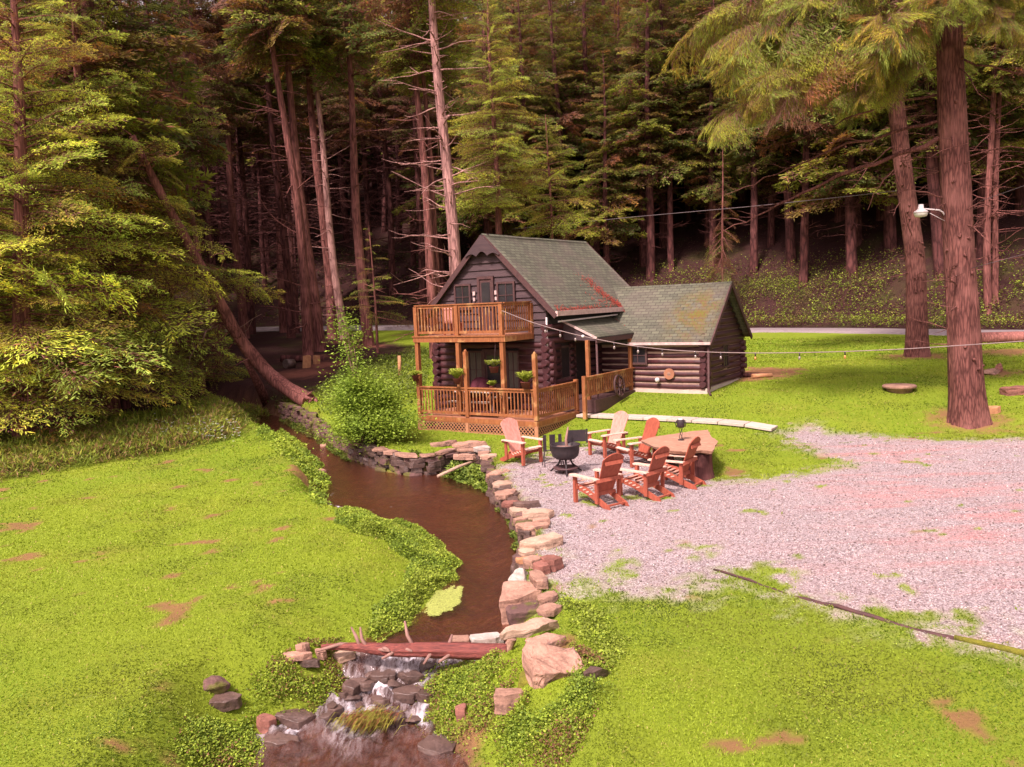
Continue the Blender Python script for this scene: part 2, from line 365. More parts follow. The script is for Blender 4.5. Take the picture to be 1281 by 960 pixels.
def ground_mat():
    mt, n, o = new_mat('ground')
    p = N(n, 'ShaderNodeBsdfPrincipled'); p.inputs['Roughness'].default_value = .95; p.inputs['Specular IOR Level'].default_value = .1
    tc = N(n, 'ShaderNodeTexCoord'); V = tc.outputs['Object']
    def nz(s, d=6, r=.6):
        x = N(n, 'ShaderNodeTexNoise'); x.inputs['Scale'].default_value = s; x.inputs['Detail'].default_value = d; x.inputs['Roughness'].default_value = r
        L(n, V, x.inputs['Vector']); return x.outputs[0]
    def A(k):
        x = N(n, 'ShaderNodeAttribute'); x.attribute_name = k; return x.outputs['Fac']
    big = nz(.35, 4); mid = nz(2.2); fine = nz(22, 6, .75)
    gr = mixc(n, ramp(n, big, .35, .65), (.18, .26, .020), (.22, .285, .022))
    gr = mixc(n, ramp(n, mid, .35, .75, 0, .55), gr, (.17, .235, .022))
    gr = mixc(n, ramp(n, nz(.55, 5, .7), .54, .70, 0, .45), gr, (.27, .25, .045))
    gr = mixc(n, ramp(n, fine, .35, .7, 0, .6), gr, (.10, .14, .014))
    vo = N(n, 'ShaderNodeTexVoronoi'); vo.inputs['Scale'].default_value = 38; L(n, V, vo.inputs['Vector'])
    vo2 = N(n, 'ShaderNodeTexVoronoi'); vo2.inputs['Scale'].default_value = 17; L(n, V, vo2.inputs['Vector'])
    sx = N(n, 'ShaderNodeSeparateColor'); L(n, vo.outputs['Color'], sx.inputs[0])
    sx2 = N(n, 'ShaderNodeSeparateColor'); L(n, vo2.outputs['Color'], sx2.inputs[0])
    gv = mixc(n, ramp(n, sx.outputs[0], .1, .95), (.24, .19, .195), (.68, .60, .605))
    gv = mixc(n, ramp(n, sx2.outputs[1], .55, 1, 0, .5), gv, (.62, .55, .555))
    gv = mixc(n, ramp(n, vo.outputs['Distance'], .25, .62, 0, .6), gv, (.13, .085, .09))
    gv = mixc(n, ramp(n, mid, .4, .75, 0, .4), gv, (.30, .215, .22))
    gv = mixc(n, ramp(n, big, .45, .75, 0, .35), gv, (.42, .30, .29))
    gm = N(n, 'ShaderNodeMapping'); gm.inputs['Scale'].default_value = (.35, 1.6, 1); gm.inputs['Rotation'].default_value = (0, 0, -.15); L(n, V, gm.inputs[0])
    gn = N(n, 'ShaderNodeTexNoise'); gn.inputs['Scale'].default_value = 1.0; gn.inputs['Detail'].default_value = 7; gn.inputs['Roughness'].default_value = .72; L(n, gm.outputs[0], gn.inputs['Vector'])
    sxyz = N(n, 'ShaderNodeSeparateXYZ'); L(n, V, sxyz.inputs[0])
    rm = N(n, 'ShaderNodeMath'); rm.operation = 'MULTIPLY'; L(n, ramp(n, gn.outputs[0], .49, .68, 0, .62), rm.inputs[0]); L(n, ramp(n, sxyz.outputs[0], 3.5, 9), rm.inputs[1])
    gv = mixc(n, rm.outputs[0], gv, (.52, .17, .15))
    dn = mixc(n, ramp(n, mid, .3, .7), (.30, .11, .075), (.16, .06, .045))
    dn = mixc(n, ramp(n, fine, .35, .7, 0, .7), dn, (.27, .11, .075))
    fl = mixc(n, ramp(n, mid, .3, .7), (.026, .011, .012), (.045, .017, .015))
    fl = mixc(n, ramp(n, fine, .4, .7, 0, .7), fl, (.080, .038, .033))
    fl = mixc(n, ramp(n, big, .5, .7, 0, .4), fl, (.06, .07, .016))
    bd = mixc(n, ramp(n, sx2.outputs[0], .2, .9), (.080, .034, .021), (.20, .10, .06))
    bd = mixc(n, ramp(n, mid, .35, .65, 0, .6), bd, (.17, .085, .035))
    bd = mixc(n, ramp(n, vo2.outputs['Distance'], .2, .6, 0, .5), bd, (.08, .035, .022))
    mot = nz(.9, 5, .7); bd = mixc(n, ramp(n, mot, .42, .62, 0, .75), bd, (.055, .024, .017)); bd = mixc(n, ramp(n, nz(3.4, 5, .7), .55, .72, 0, .7), bd, (.26, .14, .085))
    bk = mixc(n, ramp(n, fine, .35, .65), (.10, .042, .03), (.17, .08, .05))
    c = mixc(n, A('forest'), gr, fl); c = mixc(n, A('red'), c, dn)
    c = mixc(n, A('gravel'), c, gv); c = mixc(n, A('bank'), c, bk); c = mixc(n, A('bed'), c, bd)
    L(n, c, p.inputs['Base Color'])
    b = N(n, 'ShaderNodeBump'); b.inputs['Strength'].default_value = .8; b.inputs['Distance'].default_value = .03
    hh = mixc(n, A('gravel'), fine, vo.outputs['Distance']); L(n, hh, b.inputs['Height']); L(n, b.outputs[0], p.inputs['Normal'])
    L(n, p.outputs[0], o.inputs[0]); return mt
def water_mat():
    mt, n, o = new_mat('water')
    tc = N(n, 'ShaderNodeTexCoord'); V = tc.outputs['Object']
    fo = N(n, 'ShaderNodeAttribute'); fo.attribute_name = 'foam'
    no = N(n, 'ShaderNodeTexNoise'); no.inputs['Scale'].default_value = 7; no.inputs['Detail'].default_value = 6; no.inputs['Roughness'].default_value = .62
    L(n, V, no.inputs['Vector'])
    mp = N(n, 'ShaderNodeMapping'); mp.inputs['Scale'].default_value = (9, 3.2, 4); mp.inputs['Rotation'].default_value = (0, 0, .5); L(n, V, mp.inputs[0])
    nf = N(n, 'ShaderNodeTexNoise'); nf.inputs['Scale'].default_value = 1.0; nf.inputs['Detail'].default_value = 7; nf.inputs['Roughness'].default_value = .75; L(n, mp.outputs[0], nf.inputs['Vector'])
    b = N(n, 'ShaderNodeBump'); b.inputs['Strength'].default_value = .7; b.inputs['Distance'].default_value = .05; L(n, no.outputs[0], b.inputs['Height'])
    gl = N(n, 'ShaderNodeBsdfGlossy'); gl.inputs['Roughness'].default_value = .09; gl.inputs['Color'].default_value = (1, .92, .95, 1); L(n, b.outputs[0], gl.inputs['Normal'])
    tr = N(n, 'ShaderNodeBsdfTransparent'); tr.inputs['Color'].default_value = (.90, .70, .58, 1)
    df = N(n, 'ShaderNodeBsdfDiffuse'); df.inputs['Color'].default_value = (.16, .05, .03, 1)
    ra = N(n, 'ShaderNodeAttribute'); ra.attribute_name = 'rapid'; sm = N(n, 'ShaderNodeMapping'); sm.inputs['Scale'].default_value = (15, 3.6, 6); sm.inputs['Rotation'].default_value = (0, 0, -.38); L(n, V, sm.inputs[0])
    sn = N(n, 'ShaderNodeTexNoise'); sn.inputs['Scale'].default_value = 1.0; sn.inputs['Detail'].default_value = 7; sn.inputs['Roughness'].default_value = .7; sn.inputs['Distortion'].default_value = .6; L(n, sm.outputs[0], sn.inputs['Vector'])
    L(n, mixc(n, ra.outputs['Fac'], (.17, .06, .035), mixc(n, ramp(n, sn.outputs[0], .40, .64), (.045, .025, .024), (.44, .40, .41))), df.inputs['Color'])
    m1 = N(n, 'ShaderNodeMixShader'); L(n, ramp(n, ra.outputs['Fac'], 0, 1, .14, .80), m1.inputs[0]); L(n, tr.outputs[0], m1.inputs[1]); L(n, df.outputs[0], m1.inputs[2])
    fr = N(n, 'ShaderNodeFresnel'); fr.inputs['IOR'].default_value = 1.42; L(n, b.outputs[0], fr.inputs['Normal'])
    m2 = N(n, 'ShaderNodeMixShader'); L(n, fr.outputs[0], m2.inputs[0]); L(n, m1.outputs[0], m2.inputs[1]); L(n, gl.outputs[0], m2.inputs[2])
    fd = N(n, 'ShaderNodeBsdfDiffuse'); fd.inputs['Color'].default_value = (.60, .56, .60, 1)
    ad = N(n, 'ShaderNodeMath'); ad.operation = 'ADD'; L(n, fo.outputs['Fac'], ad.inputs[0]); L(n, nf.outputs[0], ad.inputs[1])
    m3 = N(n, 'ShaderNodeMixShader'); L(n, ramp(n, ad.outputs[0], 1.0, 1.25, 0, .95), m3.inputs[0]); L(n, m2.outputs[0], m3.inputs[1]); L(n, fd.outputs[0], m3.inputs[2])
    L(n, m3.outputs[0], o.inputs[0]); return mt

M = {}
M['ground'] = ground_mat(); M['water'] = water_mat(); M['shingle'] = shingle()
M['grass'] = leafy('grass', trans=.3, rnd=0); M['needle'] = leafy('needle', trans=.42); M['leaf'] = leafy('leaf', trans=.35, rnd=.05)
M['road'] = simple('road', (.20, .16, .165), (.26, .21, .215), 3, rough=.9, bump=.2, bscale=40)
M['bark'] = bark('bark', (.30, .115, .095), (.17, .062, .055), 2.2, .8)
M['bark_big'] = bark('bark_big', (.23, .092, .075), (.125, .045, .039), 3.0, 1.15)
M['bark_far'] = bark('bark_far', (.16, .056, .050), (.085, .032, .031), .9)
M['bark_pale'] = bark('bark_pale', (.52, .28, .245), (.34, .165, .15), 2.2, .8)
M['deadwood'] = simple('deadwood', (.34, .19, .15), (.19, .10, .085), 5, (1, 1, .4), bump=.4)
M['log'] = simple('log', (.082, .021, .024), (.040, .012, .015), 4, (1, 1, 1), rough=.55, bump=.4, bscale=20, spec=.4)
M['chink_dark'] = simple('chink_dark', (.13, .06, .06), (.07, .035, .036), 5, rough=.95)
M['chink'] = simple('chink', (.42, .28, .22), (.30, .19, .15), 5, rough=.95)
M['siding'] = simple('siding', (.085, .050, .052), (.050, .030, .034), 5, (.4, 1, 3), rough=.75, bump=.3)
M['trim'] = simple('trim', (.10, .045, .042), (.06, .03, .03), 7, rough=.7)
M['fascia'] = simple('fascia', (.62, .45, .42), (.42, .28, .26), 6, rough=.7)
M['cedar'] = simple('cedar', (.36, .13, .045), (.20, .065, .026), 5, (3, 3, .6), rough=.7, bump=.25, spots=((.40, .20, .08), 2.3, .56))
M['deckboard'] = simple('deckboard', (.40, .175, .10), (.26, .105, .06), 4, (.5, 4, 1), rough=.8, bump=.25)
M['lattice'] = simple('lattice', (.46, .22, .12), (.34, .15, .08), 6, rough=.8)
M['dark'] = simple('dark', (.015, .009, .011), (.010, .006, .008), 4, rough=.6, bump=0)
M['pane'] = simple('pane', (.035, .030, .034), (.02, .017, .02), 2, rough=.12, bump=0, spec=.5)
M['curtain'] = simple('curtain', (.15, .12, .095), (.055, .05, .042), 3, (14, 14, .5), rough=.9, bump=.2)
M['white'] = simple('white', (.72, .66, .66), (.55, .48, .48), 5, rough=.6, bump=.1)
M['black'] = simple('black', (.022, .017, .021), (.04, .026, .028), 9, rough=.55, bump=.2, spec=.4)
M['iron'] = simple('iron', (.060, .040, .048), (.12, .055, .052), 7, rough=.6, bump=.3, metallic=.3)
M['chair'] = simple('chair', (.40, .105, .06), (.27, .062, .038), 5, (3, 3, .8), rough=.6, bump=.2)
M['chair_worn'] = simple('chair_worn', (.74, .52, .43), (.60, .33, .24), 6, (4, 2, 2), rough=.7, bump=.2)
M['chair_pink'] = simple('chair_pink', (.66, .32, .26), (.54, .20, .15), 5, (4, 4, .8), rough=.65, bump=.2)
M['slab_wood'] = simple('slab_wood', (.44, .25, .17), (.30, .15, .10), 3, (2, 6, 2), rough=.8, bump=.4)
M['cut_wood'] = simple('cut_wood', (.50, .26, .13), (.36, .16, .08), 6, rough=.85)
M['redlog'] = simple('redlog', (.27, .072, .055), (.085, .026, .024), 5, (.5, 9, 9), rough=.75, bump=.6, bscale=9)
M['stone'] = simple('stone', (.40, .23, .165), (.24, .13, .095), 4, rough=.9, bump=.9, bscale=11, spots=((.12, .07, .065), 2.2, .60), rnd=.22, strata=.55)
M['stone_pale'] = simple('stone_pale', (.44, .30, .215), (.32, .20, .145), 4, rough=.9, bump=.4, bscale=10, rnd=.12, strata=.55)
M['stone_dark'] = simple('stone_dark', (.125, .075, .060), (.055, .032, .028), 4, rough=.5, bump=.6, bscale=10, rnd=.25, spec=.5, strata=.55)
M['stone_red'] = simple('stone_red', (.29, .12, .09), (.17, .07, .055), 4, rough=.85, bump=.5, bscale=10, rnd=.15, strata=.55)
M['stone_moss'] = simple('stone_moss', (.16, .085, .075), (.09, .05, .045), 4, rough=.95, bump=.6, bscale=10, spots=((.12, .13, .02), 3.0, .50), rnd=.15, strata=.55)
M['stone_white'] = simple('stone_white', (.44, .39, .35), (.34, .24, .20), 2.2, rough=.8, bump=.4, bscale=10, strata=.55)
M['moss'] = simple('moss', (.19, .18, .02), (.10, .10, .015), 14, rough=1, bump=.8, bscale=40)
M['paver'] = simple('paver', (.52, .43, .36), (.42, .34, .29), 3, rough=.9, bump=.3, bscale=20, rnd=.08)
M['terracotta'] = simple('terracotta', (.17, .045, .035), (.11, .03, .028), 5, rough=.8)
M['cloth'] = simple('cloth', (.14, .028, .045), (.08, .018, .03), 3, rough=.8, bump=.4)
M['lens'] = simple('lens', (.62, .62, .52), (.5, .5, .42), 4, rough=.25, bump=0, spec=.6)
M['bulb'] = simple('bulb', (.30, .24, .22), (.20, .15, .14), 6, rough=.15, bump=0, spec=.8)
M['amber'] = simple('amber', (.55, .25, .06), (.45, .2, .05), 6, rough=.2, bump=0, spec=.6)
M['cord'] = simple('cord', (.30, .22, .21), (.22, .16, .15), 4, rough=.6, bump=0)
M['wire'] = simple('wire', (.16, .12, .13), (.12, .09, .10), 4, rough=.6, bump=0)
M['ash'] = simple('ash', (.10, .08, .085), (.05, .04, .045), 12, rough=1)
#@@STRUCT
# ------------------------------------------------------------------ positions of the main trees (needed for the litter round their feet)
def tp(u, v): return on_ground(u, v)
TRUNK_SPOTS = []
BIG = tp(1211, 527); SECOND = tp(1147, 446); TWIN = tp(1236, 392)
for p, r in ((BIG, 1.1), (SECOND, 1.6), (tp(385, 447), 1.5), (tp(432, 428), 1.2), (tp(460, 434), 1.2), (tp(375, 468), 1.8), (tp(412, 456), 1.5), (tp(1262, 440), 1.6), (tp(1245, 466), .8)):
    TRUNK_SPOTS.append((p[0], p[1], r))

# ------------------------------------------------------------------ ground sheet, road, water
def axis(dense, lo, hi, step, out):
    a = list(np.arange(lo, hi, step)); x = lo; s = step; left = []
    while x > out[0]: s *= 1.22; x -= s; left.append(x)
    x = a[-1]; s = step; right = []
    while x < out[1]: s *= 1.22; x += s; right.append(x)
    return np.array(left[::-1]+a+right)
XS = axis(1, -17, 21, .13, (-160, 160))
YS = np.concatenate([np.arange(-30, 5, 2.5), np.arange(5, 33, .13), np.arange(33, 60, .4), np.arange(60, 100, 1.2), np.arange(100, 240, 5)])
GX, GY = np.meshgrid(XS, YS); gx = GX.ravel(); gy = GY.ravel()
GZ = height(gx, gy)
SDC = sdist(gx, gy, CREEK)
mg, mf, mr = masks(gx, gy)
roadd = np.abs(gy-road_y(gx)); 
GZ = np.where(roadd < 3.2, GZ-.10*sstep(3.2, 2.2, roadd), GZ)
bankm = sstep(.45, .05, SDC+.5*(fbm(gx*2.5, gy*2.5)-.5)); bedm = sstep(.12, 0, SDC)
mg = mg*sstep(.1, .4, SDC)
nxs, nys = len(XS), len(YS)
idx = np.arange(nxs*nys).reshape(nys, nxs)
Q = np.stack([idx[:-1, :-1], idx[:-1, 1:], idx[1:, 1:], idx[1:, :-1]], -1).reshape(-1, 4)
fc = lambda a: a[Q].mean(1)
cls = np.where(fc(SDC) < .15, 0, np.where(fc(mg) > .5, 1, np.where(fc(mf) > .5, 2, 3)))
for k, nm in enumerate(('creek_bed', 'gravel_yard', 'forest_floor', 'lawn')):
    q = Q[cls == k]; u, inv = np.unique(q, return_inverse=True)
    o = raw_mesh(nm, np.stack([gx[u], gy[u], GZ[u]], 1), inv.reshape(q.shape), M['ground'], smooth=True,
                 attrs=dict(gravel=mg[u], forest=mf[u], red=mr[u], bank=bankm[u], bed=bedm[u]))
    tag(o, kind='structure')

# road strip following the ground
def resample(P, step):
    P = np.asarray(P, float); d = np.r_[0, np.cumsum(np.linalg.norm(np.diff(P, axis=0), axis=1))]
    t = np.linspace(0, d[-1], max(2, int(d[-1]/step)+1))
    return np.stack([np.interp(t, d, P[:, i]) for i in range(P.shape[1])], 1)
RP = resample(ROAD, 2.0)
for _ in range(6): RP[1:-1] = (RP[:-2]+RP[1:-1]*2+RP[2:])/4
tan = np.gradient(RP, axis=0); tan /= np.linalg.norm(tan, axis=1)[:, None]; nrm = np.stack([-tan[:, 1], tan[:, 0]], 1)
V = []
for off in (-2.3, -2.2, -1, 0, 1, 2.2, 2.3):
    q = RP+nrm*off; hc = height(RP[:, 0], RP[:, 1])
    V.append(np.stack([q[:, 0], q[:, 1], hc+.03*(1-abs(off)/2.3)+.04-(.25 if abs(off) > 2.25 else 0)], 1))
n = len(RP); V = np.concatenate(V)
F = [(a*n+i, a*n+i+1, (a+1)*n+i+1, (a+1)*n+i) for a in range(6) for i in range(n-1)]
tag(raw_mesh('road', V, np.array(F), M['road'], smooth=True), kind='structure')

# creek surface
wx = np.concatenate([np.arange(-30, -14, .4), np.arange(-14, -5, .10), np.arange(-5, 1.5, .04)]); wy = np.concatenate([np.arange(3, 8, .15), np.arange(8, 13, .035), np.arange(13, 40, .10), np.arange(40, 49, .4)])
WX, WY = np.meshgrid(wx, wy); px_, py_ = WX.ravel(), WY.ravel()
wd = sdist(px_, py_, CREEK)
foam = np.zeros_like(px_)
casc = sstep(12.1, 11.75, py_)*sstep(9.4, 10.5, py_)
foam = np.maximum(foam, casc*(.40+.85*(fbm(px_*5.1+py_*1.2, py_*2.3)-.47)))
foam = np.maximum(foam, .80*np.exp(-((py_-(11.05+.22*np.sin(px_*2.1)))/.13)**2)*sstep(-1.2, -1.7, px_))
foam = np.maximum(foam, .62*np.exp(-((px_+1.25-.14*np.sin(py_*4))/.16)**2)*sstep(11.3, 11, py_)*sstep(9.6, 10.3, py_))
p1 = at_w(404, 628); p2 = at_w(450, 640); p3 = at_w(545, 626); p4 = at_w(430, 606)
def segd(a, b):
    a = a[:2]; b = b[:2]; e = b-a; t = np.clip(((px_-a[0])*e[0]+(py_-a[1])*e[1])/(e@e), 0, 1)
    return np.hypot(px_-a[0]-e[0]*t, py_-a[1]-e[1]*t)
for a, b, s in ((p1, p2, .62), (p2, p3, .50), (p1, p4, .48)):
    foam = np.maximum(foam, s*np.exp(-(segd(a, b)/.10)**2))
rap = sstep(12.05, 11.8, py_)*(.30+.70*sstep(9.7, 10.7, py_+.35*np.sin(px_*5)))*np.clip(.25+1.3*fbm(px_*2.2, py_*1.4, 3), 0, 1)
wz = water_z(py_)+sstep(12, 11.8, py_)*.05*(fbm(px_*9+py_*2, py_*5)-.5)*2+casc*.15*(fbm(px_*5.5, py_*4.0)-.5)*2+.006*(fbm(px_*5, py_*5)-.5)
ni, nj = len(wy), len(wx); idx = np.arange(ni*nj).reshape(ni, nj)
Q = np.stack([idx[:-1, :-1], idx[:-1, 1:], idx[1:, 1:], idx[1:, :-1]], -1).reshape(-1, 4)
Q = Q[(wd[Q].min(1) < .20)]; u, inv = np.unique(Q, return_inverse=True)
tag(raw_mesh('water', np.stack([px_, py_, wz], 1)[u], inv.reshape(Q.shape), M['water'], attrs=dict(foam=foam[u], rapid=rap[u]), smooth=True), kind='structure')

# ------------------------------------------------------------------ log cabin (local axes: x along the front, y back, z up)
HX, HY, HT = 1.28, 28.487, R(33.77)
cabin = empty('log_cabin', (HX, HY, 0), -HT, 'dark brown log cabin with steep grey shingle roof, wooden balcony and low side wing', 'cabin')
def hw(a, b, z=0.0):
    c, s = math.cos(HT), math.sin(HT)
    return np.array([HX+a*c+b*s, HY-a*s+b*c, z])
FLOOR = .23; AW = -4.76; BB = 7.1
RIDGE_A, RIDGE_Z, EAVE_Z, EAVE_A = -2.38, 6.46, 3.59, .50
def log_wall(mb, p, q, z0, z1, holes=(), r=.125, over=.25, mi=0):
    """stack of round logs from p to q; holes are (s0,s1,z0,z1) along the wall"""
    p = np.array(p, float); q = np.array(q, float); Lw = np.linalg.norm(q-p); d = (q-p)/Lw
    z = z0+r; k = 0
    while z < z1+.01:
        e = over+rng.uniform(-.05, .06)
        cuts = [(-e, Lw+e)]
        for s0, s1, a0, a1 in holes:
            if a0-r*.4 < z < a1+r*.4:
                nn = []
                for x0, x1 in cuts:
                    if s1 <= x0 or s0 >= x1: nn.append((x0, x1)); continue
                    if s0 > x0: nn.append((x0, s0))
                    if s1 < x1: nn.append((s1, x1))
                cuts = nn
        for x0, x1 in cuts:
            if x1-x0 < .05: continue
            ts = np.linspace(x0, x1, max(2, int((x1-x0)/.6)+2))
            mb.tube([(*(p+d*t), z+rng.uniform(-.012, .012)) for t in ts], [r*rng.uniform(.93, 1.05) for _ in ts], 10, mi)
        z += 2*r*.97; k += 1
walls = MB()
front_holes = [(1.35, 3.62, FLOOR, 2.36)]
log_wall(walls, (AW, 0), (0, 0), -.05, 2.62, front_holes)
log_wall(walls, (0, 0), (0, BB), .08, 3.2, [(.72, 1.35, 1.25, 2.38), (1.75, 2.6, .5, 2.45)])
log_wall(walls, (AW, 0), (AW, BB), -.05, 3.6)
log_wall(walls, (AW, BB), (0, BB), .1, 2.7)
walls.build('log_wall', M['log'], cabin)
inner = MB()
inner.prism([(AW-.065, -.3), (.065, -.3), (.065, 3.5), (RIDGE_A, 5.95), (AW-.065, 3.5)], 1, .02, BB-.09)
inner.build('chinking', M['dark'], cabin)
for a0, a1 in ((AW, AW+1.35), (-1.14, 0)):
    ck = MB(); ck.box((a0, -.07, -.1), (a1, .019, 2.6)); ck.build('chinking', M['chink_dark'], cabin)
# upper gable: wide lapped boards
gb = MB(); z = 2.62
while z < 6.2:
    h = .255; zt_ = z+h
    half = min(2.40, (RIDGE_Z-.16-z)*.995)
    halft = min(2.40, max(.05, (RIDGE_Z-.16-zt_)*.995))
    y0 = -.10+rng.uniform(-.006, .006)
    gb.add([(RIDGE_A-half, y0, z), (RIDGE_A+half, y0, z), (RIDGE_A+halft, y0+.05, zt_), (RIDGE_A-halft, y0+.05, zt_),
            (RIDGE_A-half, .08, z), (RIDGE_A+half, .08, z), (RIDGE_A+halft, .08, zt_), (RIDGE_A-halft, .08, zt_)],
           [(0, 1, 2, 3), (0, 4, 5, 1), (3, 2, 6, 7), (1, 5, 6, 2), (0, 3, 7, 4)])
    z = zt_
gb.build('gable_siding', M['siding'], cabin)

def roof_plane(mb, uvs, moss, pts_fn, nu, nv, Lu, Lv, mossf=None, th=.10):
    pass
def roof_mesh(name, quads, parent, th=.09, moss_fn=None, sag=.02):
    """quads: list of (p00,p10,p11,p01) corner points, u along p00-p10 (the eave), v up the slope; outer face up"""
    V = []; F = []; UV = []; MS = []
    for q in quads:
        p00, p10, p11, p01 = [np.array(p, float) for p in q]
        nrm = np.cross(p10-p00, p01-p00); nrm /= np.linalg.norm(nrm)
        if nrm[2] < 0: nrm = -nrm
        Lu = np.linalg.norm(p10-p00); Lv = np.linalg.norm(p01-p00); nu = max(2, int(Lu/.35)); nv = max(2, int(Lv/.35))
        b = len(V)
        for lay in (0, 1):
            for j in range(nv+1):
                for i in range(nu+1):
                    s, t = i/nu, j/nv
                    p = (p00*(1-s)+p10*s)*(1-t)+(p01*(1-s)+p11*s)*t
                    bend = -sag*math.sin(math.pi*s)*(.4+.6*t)+.018*(vnoise(np.array(p[0]*1.3+9), np.array(p[1]*1.3+p[2]))-.5)
                    V.append(p+nrm*(bend-(th if lay else 0))); UV.append((s*Lu, t*Lv)); MS.append(moss_fn(p) if moss_fn else 0)
        k = (nu+1)*(nv+1)
        for j in range(nv):
            for i in range(nu):
                a = b+j*(nu+1)+i
                F.append((a, a+1, a+nu+2, a+nu+1)); F.append((a+k, a+k+nu+1, a+k+nu+2, a+k+1))
        for i in range(nu):
            for a in (b+i, b+nv*(nu+1)+i): F.append((a, a+k, a+k+1, a+1))
        for j in range(nv):
            for a in (b+j*(nu+1), b+j*(nu+1)+nu): F.append((a, a+nu+1, a+k+nu+1, a+k))
    o = raw_mesh(name, np.array(V), np.array(F), M['shingle'], parent, attrs=dict(moss=MS))
    me = o.data; uv = me.uv_layers.new(name='UVMap')
    li = np.zeros(len(me.loops), int); me.loops.foreach_get('vertex_index', li)
    uv.data.foreach_set('uv', np.array(UV, np.float32)[li].ravel())
    return o
RB0, RB1 = -.284, 7.35
EL = 2*RIDGE_A-EAVE_A
roof_mesh('main_roof', [((EAVE_A, RB0, EAVE_Z), (EAVE_A, RB1, EAVE_Z), (RIDGE_A, RB1, RIDGE_Z), (RIDGE_A, RB0, RIDGE_Z)),
                        ((EL, RB1, EAVE_Z), (EL, RB0, EAVE_Z), (RIDGE_A, RB0, RIDGE_Z), (RIDGE_A, RB1, RIDGE_Z))], cabin)
# porch (lower shed roof along the right wall)
PA, PB0, PB1, PZ, PZT = 1.42, .90, 5.2, 2.70, 3.33
roof_mesh('porch_roof', [((PA, PB0, PZ), (PA, PB1, PZ), (.05, PB1, PZT), (.05, PB0, PZT))], cabin, th=.07)
# wing
WA, WB, WZ, WF, WEZ = 4.52, 5.765, 4.447, 3.503, 2.345
def mossf(p): return float(np.clip(1.25-math.hypot((p[0]-3.55)/1.05, (p[1]-4.55)/1.0), 0, 1))
roof_mesh('wing_roof', [((-1.5, WF, WEZ), (WA, WF, WEZ), (WA, WB, WZ), (-1.5, WB, WZ)),
                        ((WA, 2*WB-WF, WEZ), (-1.5, 2*WB-WF, WEZ), (-1.5, WB, WZ), (WA, WB, WZ))], cabin, moss_fn=mossf)
wl = MB()
log_wall(wl, (.2, 3.85), (4.12, 3.85), .62, 2.2, [(1.05, 1.75, 1.55, 2.15)], r=.115, over=.22)
log_wall(wl, (4.12, 3.85), (4.12, 7.68), .72, 2.3, [(1.75, 2.25, 1.28, 2.1)], r=.115, over=.22)
log_wall(wl, (.2, 7.68), (4.12, 7.68), .62, 2.2, r=.115, over=.22)
z = 2.3
while z < 4.2:          # logs closing the wing's gable
    hf = (WZ-.13-z-.1)/.836-.05
    if hf > .1: wl.tube([(4.12, WB-hf, z), (4.12, WB, z), (4.12, WB+hf, z)], .115, 10)
    z += .225
wl.build('log_wall', M['log'], cabin)
wi = MB(); wi.prism([(3.775, .1), (7.63, .1), (7.63, 2.4), (WB, 4.2), (3.775, 2.3)], 0, .1, 4.16); wi.build('chinking', M['chink'], cabin)
fo_ = MB(); fo_.box((.2, 3.68, .15), (4.24, 3.772, .62)); fo_.box((4.195, 3.682, .15), (4.27, 7.8, .70)); fo_.build('foundation', M['paver'], cabin)
# trims: rakes, eave boards, scalloped peak apron
for sgn in (1, -1):
    ea = RIDGE_A+sgn*2.90
    tr = MB(); tr.bar((ea, RB0+.02, EAVE_Z-.12), (RIDGE_A, RB0+.02, RIDGE_Z-.12), .05, .18); tr.build('rake_board', M['trim'], cabin)
    tr = MB(); tr.bar((ea, RB1-.02, EAVE_Z-.12), (RIDGE_A, RB1-.02, RIDGE_Z-.12), .05, .18); tr.build('rake_board', M['trim'], cabin)

ap = []
for i in range(25):
    s = i/24; a = -3.08+s*1.40
    ap.append((a, 5.66+.16*abs(math.sin(s*math.pi*3+.0))*(1 if .33 < s < .67 else .55)))
ap = [(-3.12, 5.68)]+ap+[(-1.64, 5.68), (RIDGE_A, 6.40)]
apm = MB(); apm.prism(ap, 1, RB0-.06, RB0-.015); apm.build('gable_apron', M['siding'], cabin)
fs = MB()
fs.bar((EAVE_A+.05, RB0, EAVE_Z-.02), (EAVE_A+.05, 4.75, EAVE_Z-.02), .09, .17); fs.build('eave_fascia', M['fascia'], cabin)
gu = MB(); gu.bar((1.35, WF-.03, WEZ-.04), (WA-.02, WF-.03, WEZ-.04), .09, .09); gu.build('gutter', M['fascia'], cabin)
g2 = MB(); g2.bar((EAVE_A-.12, RB0+.4, EAVE_Z-.30), (EAVE_A-.12, 4.6, EAVE_Z-.22), .03, .05); g2.build('gutter', M['white'], cabin)
for (p, q) in (((WA-.02, WF, WEZ-.1), (WA-.02, WB, WZ-.1)), ((WA-.02, 2*WB-WF, WEZ-.1), (WA-.02, WB, WZ-.1))): wr = MB(); wr.bar(p, q, .05, .15); wr.build('rake_board', M['trim'], cabin)
pe = MB(); pe.bar((PA-.03, PB0, PZ-.12), (PA-.03, PB1-.6, PZ-.12), .06, .16); pe.build('eave_fascia', M['trim'], cabin)
pr_ = MB(); pr_.bar((PA, PB0-.02, PZ-.03), (.05, PB0-.02, PZT-.03), .04, .07); pr_.build('rake_board', M['fascia'], cabin)
pb = MB(); pb.prism([(.06, 2.62), (PA-.05, 2.58), (PA-.05, 2.66), (.06, 3.26)], 1, PB0+.01, PB0+.05); pb.build('porch_gable', M['siding'], cabin)
